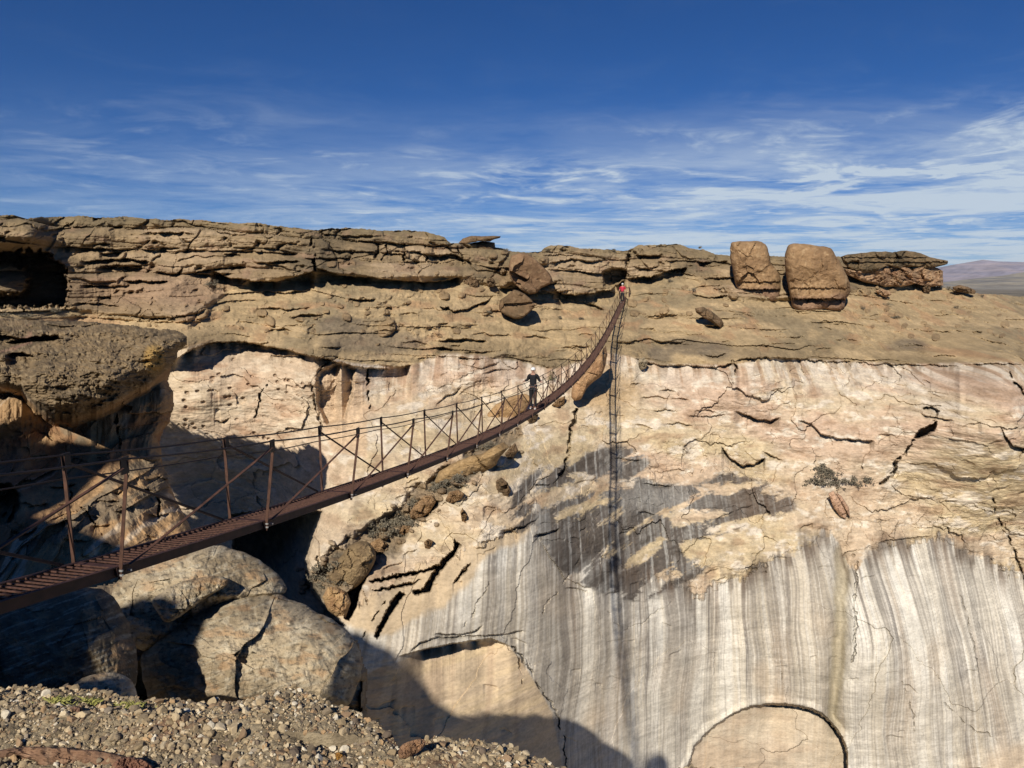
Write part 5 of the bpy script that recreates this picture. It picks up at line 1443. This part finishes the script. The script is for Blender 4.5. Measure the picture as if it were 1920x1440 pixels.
SKIN = plain_mat('skin', (.42, .24, .17), .6)
def person(loc, rz, H, label, top_m, trouser_m, shoe_m, helmet_m, look=0.0, arm_out=.34, hand_z=1.05, bare=False, step_=0.0):
    p = empty('person', tuple(loc), rz)
    tag(p, label, 'person')
    s = H / 1.72
    hz = hand_z / s; ao = arm_out / s
    J = [(0, 0, .96), (0, .01, 1.12), (0, .01, 1.30), (0, 0, 1.44), (0, -.005, 1.52), (0, -.015, 1.60), (0, -.01, 1.69)]
    E = [(0, 1), (1, 2), (2, 3), (3, 4), (4, 5), (5, 6)]
    R = [(.145, .10), (.125, .095), (.15, .105), (.07, .065), (.052, .055), (.078, .095), (.062, .075)]
    J.append((0, -.105, 1.595)); E.append((5, 7)); R.append(.014)       # nose
    fing = []
    for sx in (-1, 1):
        n = len(J)
        J += [(sx * .17, .01, 1.40), (sx * .245, .06, 1.20), (sx * ao * .97, -.08, hz + .05), (sx * ao, -.14, hz + .035)]
        E += [(3, n), (n, n + 1), (n + 1, n + 2), (n + 2, n + 3)]
        R += [.062, .046, .030, (.034, .022)]
        for q, (dy, ln) in enumerate(((-.030, .060), (-.010, .068), (.012, .064), (.032, .052))):
            m_ = len(J)
            J += [(sx * (ao + .012), -.16 + dy * 1.1, hz + .048), (sx * (ao + .038), -.165 + dy * 1.1, hz + .022), (sx * (ao + .022), -.165 + dy * 1.1, hz + .022 - ln * .55)]
            E += [(n + 3, m_), (m_, m_ + 1), (m_ + 1, m_ + 2)]; R += [.0095, .009, .008]
        m_ = len(J)
        J += [(sx * (ao - .022), -.135, hz + .010), (sx * (ao - .020), -.165, hz - .016)]; E += [(n + 3, m_), (m_, m_ + 1)]; R += [.011, .009]
        h = len(J)
        st = step_ * sx
        J += [(sx * .085, 0, .90), (sx * .095, -.02 - st, .50), (sx * .10, .02 - st * .6, .09), (sx * .11, -.11 - st * .6, .045)]
        E += [(0, h), (h, h + 1), (h + 1, h + 2), (h + 2, h + 3)]; R += [.088, .056, .040, (.042, .032)]
    J = [tuple(c * s for c in j) for j in J]
    R = [tuple(c * s for c in r) if hasattr(r, '__len__') else r * s for r in R]
    skin_mesh('body', J, E, R, SKIN, p, 2)
    # jacket
    JJ = [J[0], J[1], J[2], tuple(np.array(J[3]) - (0, 0, .02))]; EE = [(0, 1), (1, 2), (2, 3)]; RR = [(.165 * s, .125 * s), (.15 * s, .118 * s), (.178 * s, .13 * s), (.085 * s, .08 * s)]
    for sx, n in ((-1, 8), (1, 8 + 4 + 12 + 2 + 4)):
        a = len(JJ)
        w = np.array(J[n + 2]); e = np.array(J[n + 1])
        wr = w if not bare else e + (w - e) * .25
        JJ += [J[n], J[n + 1], tuple(wr)]; EE += [(3, a), (a, a + 1), (a + 1, a + 2)]; RR += [.082 * s, .062 * s, .044 * s]
    skin_mesh('jacket', JJ, EE, RR, top_m, p, 2)
    # trousers
    JJ = [tuple(np.array(J[0]) + (0, 0, .02)), tuple(np.array(J[0]) - (0, 0, .03))]; EE = [(0, 1)]; RR = [(.155 * s, .112 * s), (.165 * s, .12 * s)]
    for sx, n in ((-1, 8 + 4 + 12 + 2), (1, 8 + 22 + 4 + 12 + 2)):
        a = len(JJ); JJ += [J[n], J[n + 1], J[n + 2]]; EE += [(1, a), (a, a + 1), (a + 1, a + 2)]; RR += [.108 * s, .080 * s, .068 * s]
    skin_mesh('trousers', JJ, EE, RR, trouser_m, p, 2)
    for n in (8 + 18, 8 + 22 + 18):
        an = np.array(J[n + 2]); toe = np.array(J[n + 3])
        skin_mesh('shoe', [tuple(an + (0, .05 * s, -.035 * s)), tuple(an + (0, 0, -.035 * s)), tuple(toe - (0, 0, .01)), tuple(toe + (0, -.05 * s, -.012 * s))], [(0, 1), (1, 2), (2, 3)],
                  [(.042 * s, .038 * s), (.045 * s, .045 * s), (.046 * s, .032 * s), (.036 * s, .022 * s)], shoe_m, p, 2)
    hc = np.array([0, -.002, 1.655]) * s
    hel = blob('helmet', hc, (.100 * s, .124 * s, .096 * s), helmet_m, p, 3, -.02)
    tag(hel, 'white climbing helmet')
    m = MB()
    for a in np.linspace(0, 2 * math.pi, 21)[:-1]:
        b = a + 2 * math.pi / 20
        m.bar(ORG + np.array([.172 * s * math.cos(a), .125 * s * math.sin(a), 1.0 * s]), ORG + np.array([.172 * s * math.cos(b), .125 * s * math.sin(b), 1.0 * s]), .012, .035)
    for sx in (-1, 1):
        for a in np.linspace(0, 2 * math.pi, 15)[:-1]:
            b = a + 2 * math.pi / 14
            c_ = np.array([sx * .092 * s, -.002, .83 * s])
            m.bar(ORG + c_ + np.array([.108 * s * math.cos(a), .108 * s * math.sin(a), 0]), ORG + c_ + np.array([.108 * s * math.cos(b), .108 * s * math.sin(b), 0]), .01, .035)
        m.tube([ORG + np.array([sx * .06, -.125 * s, 1.0 * s]), ORG + np.array([sx * .11, -.16, .85 * s]), ORG + np.array([sx * .19, -.15, .80 * s]), ORG + np.array([sx * .24, -.14, .95 * s]), ORG + np.array([sx * ao * s, -.14, hz * s - .02])], .008)
    m.build('harness', plain_mat('harness_webbing', (.03, .03, .035), .6), p)
    for sx in (-1, 1):
        blob('eye', np.array([sx * .030, -.100, 1.622]) * s, (.010 * s, .006 * s, .007 * s), plain_mat('eye_dark', (.02, .015, .012), .3), p, 1)
    blob('mouth', np.array([0, -.098, 1.562]) * s, (.020 * s, .005 * s, .005 * s), plain_mat('lip', (.25, .10, .08), .5), p, 1)
    for sx in (-1, 1):
        blob('ear', np.array([sx * .080, .0, 1.60]) * s, (.010 * s, .018 * s, .028 * s), SKIN, p, 2)
    return p


BLACK = plain_mat('black_fleece', (.006, .006, .009), .85)
NAVY = plain_mat('dark_grey_trousers', (.008, .009, .012), .9)
RED_ = plain_mat('red_jacket', (.50, .02, .05), .7)
WHITE = plain_mat('white_shell', (.80, .80, .78), .35)
WSHOE = plain_mat('pale_shoe', (.62, .60, .56), .6)
DSHOE = plain_mat('grey_shoe', (.22, .20, .18), .6)
pk_ = bp(8.65, .24, .016)
person(pk_, -TH, 1.60, 'person in black top, dark trousers and white helmet standing mid bridge', BLACK, NAVY, WSHOE, WHITE, step_=.06)
pr_ = bp(25.9, .30, .016)
person(pr_, -TH, 1.84, 'person in red jacket and white helmet at the far end of the bridge', RED_, NAVY, DSHOE, WHITE, bare=True, step_=.05)

# ------------------------------------------------------------------ plants
M_SCRUB = plain_mat('sagebrush_leaf', (.165, .142, .100), .9, 0, .4, 3)
M_GREEN = plain_mat('yellowish_shrub_leaf', (.17, .165, .065), .9, 0, .35, 3)
M_STEM = plain_mat('dry_stem', (.10, .075, .05), .9)
M_GRASS = plain_mat('yellow_grass', (.34, .33, .09), .8, 0, .3, 40)


def leaves(c, r, n, size, seed, flat=.75):
    g = np.random.default_rng(seed)
    clump = g.normal(size=(max(4, n // 60), 3)) * .45; clump[:, 2] = np.abs(clump[:, 2])
    p = clump[g.integers(0, len(clump), n)] + g.normal(size=(n, 3)) * .26
    p[:, 2] = np.abs(p[:, 2]) * flat
    p = p * np.array(r) + np.array(c)
    a = g.normal(size=(n, 3)); a /= np.linalg.norm(a, axis=1)[:, None]
    b = np.cross(a, g.normal(size=(n, 3))); b /= np.linalg.norm(b, axis=1)[:, None]
    sz = size * g.uniform(.6, 1.4, n)[:, None]
    V = np.stack([p - a * sz, p + b * sz * .45, p + a * sz, p - b * sz * .45], 1).reshape(-1, 3)
    F = np.arange(4 * n, dtype=np.int32).reshape(-1, 4)
    return V, F


def shrub(px, py, w, h, label, mat=None, seed=0, D=None, n=420):
    D = D or at_depth(px, py) - .25
    o = at(px, py, D); k = D / FPX
    R = (w * k / 1.9, w * k / 1.9, h * k / 1.15)
    t = empty('shrub', tuple(o)); tag(t, label, 'shrub', 'shrubs dotted over the cliff ledges')
    V, F = leaves((0, 0, 0), R, n, max(.035, .10 * R[0]), seed)
    link_mesh('foliage', V, F, mat or M_SCRUB, parent=t)
    m = MB()
    for i in range(6):
        a = i * 1.05 + seed; m.tube([ORG, ORG + np.array([math.cos(a) * R[0] * .25, math.sin(a) * R[1] * .25, R[2] * .35]), ORG + np.array([math.cos(a) * R[0] * .5, math.sin(a) * R[1] * .5, R[2] * .7])], .012, 4)
    m.build('stem', M_STEM, t)
    return t


SHR = [(1760, 540, 16, 10, 'dark shrub at the foot of the capped outcrop'), (1778, 542, 12, 8, 'smaller dark shrub between the capped outcrop and the flat skyline rock'),
       (1842, 556, 8, 6, 'small shrub at the right end of the skyline past the flat rock'),
       (1618, 580, 12, 7, 'low shrub just right of the biggest boulder'), (1665, 572, 14, 6, 'flat shrub on the bench under the capped outcrop'),
       (1795, 577, 9, 6, 'small dark shrub alone on the right bench'), (1680, 596, 16, 5, 'grey shrub in the dusty hollow of the right bench'),
       (1300, 545, 14, 8, 'dark shrub on the slope left of the notched boulder'), (1255, 528, 12, 7, 'shrub on the slope right of the bridge landing'),
       (1035, 712, 16, 26, 'yellowish green shrub growing against the cliff behind the bridge railing'), (1006, 556, 9, 9, 'dry yellow shrub in the gap between the two brown boulders'),
       (838, 458, 9, 6, 'shrub on the skyline left of the balanced rock'), (948, 470, 12, 7, 'shrub on the skyline right of the balanced rock'), (1030, 470, 10, 6, 'shrub on the skyline left of the bridge landing'),
       (1312, 466, 9, 5, 'tiny shrub on top of the layered block right of the landing'), (1150, 470, 8, 5, 'tiny shrub on the skyline above the person in red'),
       (916, 586, 9, 6, 'little round shrub left of the dark angular boulder'), (1090, 598, 8, 5, 'tiny shrub on the slope left of the upper bridge'),
       (1050, 596, 9, 6, 'tiny shrub right of the dark angular boulder'), (400, 535, 22, 14, 'olive shrub in the broken ledges of the left cliff'),
       (8, 592, 20, 8, 'grey shrub at the left edge below the dark cave'), (50, 594, 24, 8, 'wide low grey shrub below the dark cave'),
       (105, 585, 20, 12, 'grey shrub at the right corner of the dark cave'), (925, 840, 26, 16, 'dark grey shrub at the top of the gully under the bridge'),
       (228, 410, 7, 4, 'tiny shrub on the skyline at the far left')]
for i, (x, y, w, h, lb) in enumerate(SHR):
    shrub(x, y, w, h, lb, M_GREEN if i in (9, 10) else None, 900 + i, n=420 if w > 14 else 220)


def scrub_patch(name, pts, n, size, seed, mat):
    g = np.random.default_rng(seed); VV = []; FF = []; o = 0
    for i, (x, y, r) in enumerate(pts):
        for j in range(int(n * r / 12)):
            px = x + g.normal() * r * .6; py = y + g.normal() * r * .38
            D = at_depth(px, py) - .12
            V, F = leaves(at(px, py, D), (.34, .34, .30), 46, size, seed + i * 31 + j)
            VV.append(V); FF.append(F + o); o += len(V)
    ob = link_mesh(name, np.concatenate(VV), np.concatenate(FF), mat)
    tag(ob, kind='stuff'); return ob


scrub_patch('gully_scrub', [(905, 850, 14), (880, 880, 16), (855, 895, 18), (830, 905, 16), (815, 915, 14), (775, 945, 10), (750, 975, 16), (725, 985, 16), (700, 1000, 14), (770, 985, 10), (738, 1000, 14), (620, 1070, 18),
                            (600, 1090, 18), (640, 1085, 16), (595, 1070, 10)], 6, .07, 950, M_SCRUB)
scrub_patch('ledge_scrub', [(1535, 880, 14), (1550, 895, 18), (1575, 905, 18), (1530, 905, 12), (1600, 905, 10), (1625, 903, 8)], 10, .07, 970, M_SCRUB)


def grass_tuft(px, py, w, label, seed):
    u, t = ray(px, py); D = -1.6 / t
    for _ in range(4): D = ledge_h(np.array([u * D]), np.array([D]))[0] / t
    o = at(px, py, D); g = np.random.default_rng(seed); V = []; F = []
    for i in range(90):
        x, y = g.normal() * w * .4, g.normal() * w * .22; a = g.uniform(0, 6.28); l = g.uniform(.010, .028); b = .0013
        zz_ = ledge_h(np.array([o[0] + x]), np.array([o[1] + y]))[0] - o[2] + .006
        n = len(V)
        V += [(x - b, y, zz_), (x + b, y, zz_), (x + math.cos(a) * l * .5, y + math.sin(a) * l * .5, zz_ + l * .6), (x + math.cos(a) * l * 1.1, y + math.sin(a) * l * 1.1, zz_ + l * .75)]
        F += [(n, n + 1, n + 2), (n + 1, n + 3, n + 2)]
    ob = link_mesh('grass_tuft', V, F, M_GRASS, loc=tuple(o)); tag(ob, label, 'grass tuft', 'yellow green tufts on the gravel')


grass_tuft(112, 1320, .07, 'yellow green tuft at the left, above the pinkish brown lump', 1)
grass_tuft(172, 1322, .035, 'smallest yellow green tuft, between the other two', 2)
grass_tuft(246, 1328, .07, 'biggest yellow green tuft, furthest right on the gravel', 3)

# ------------------------------------------------------------------ the air
def haze():
    m = bpy.data.materials.new('haze_air'); m.use_nodes = True
    nt = m.node_tree; nt.nodes.clear()
    out = N(nt, 'ShaderNodeOutputMaterial'); v = N(nt, 'ShaderNodeVolumePrincipled')
    v.inputs['Color'].default_value = (.80, .87, 1.0, 1)
    v.inputs['Density'].default_value = 0.000026
    nt.links.new(v.outputs[0], out.inputs['Volume'])
    x0, x1, y0, y1, z0, z1 = -31000, 31000, -400, 41000, -75, 330
    V = [(x, y, z) for z in (z0, z1) for y in (y0, y1) for x in (x0, x1)]
    F = [(0, 2, 3, 1), (4, 5, 7, 6), (0, 1, 5, 4), (2, 6, 7, 3), (0, 4, 6, 2), (1, 3, 7, 5)]
    o = link_mesh('haze', V, F, m); tag(o, kind='stuff')


haze()
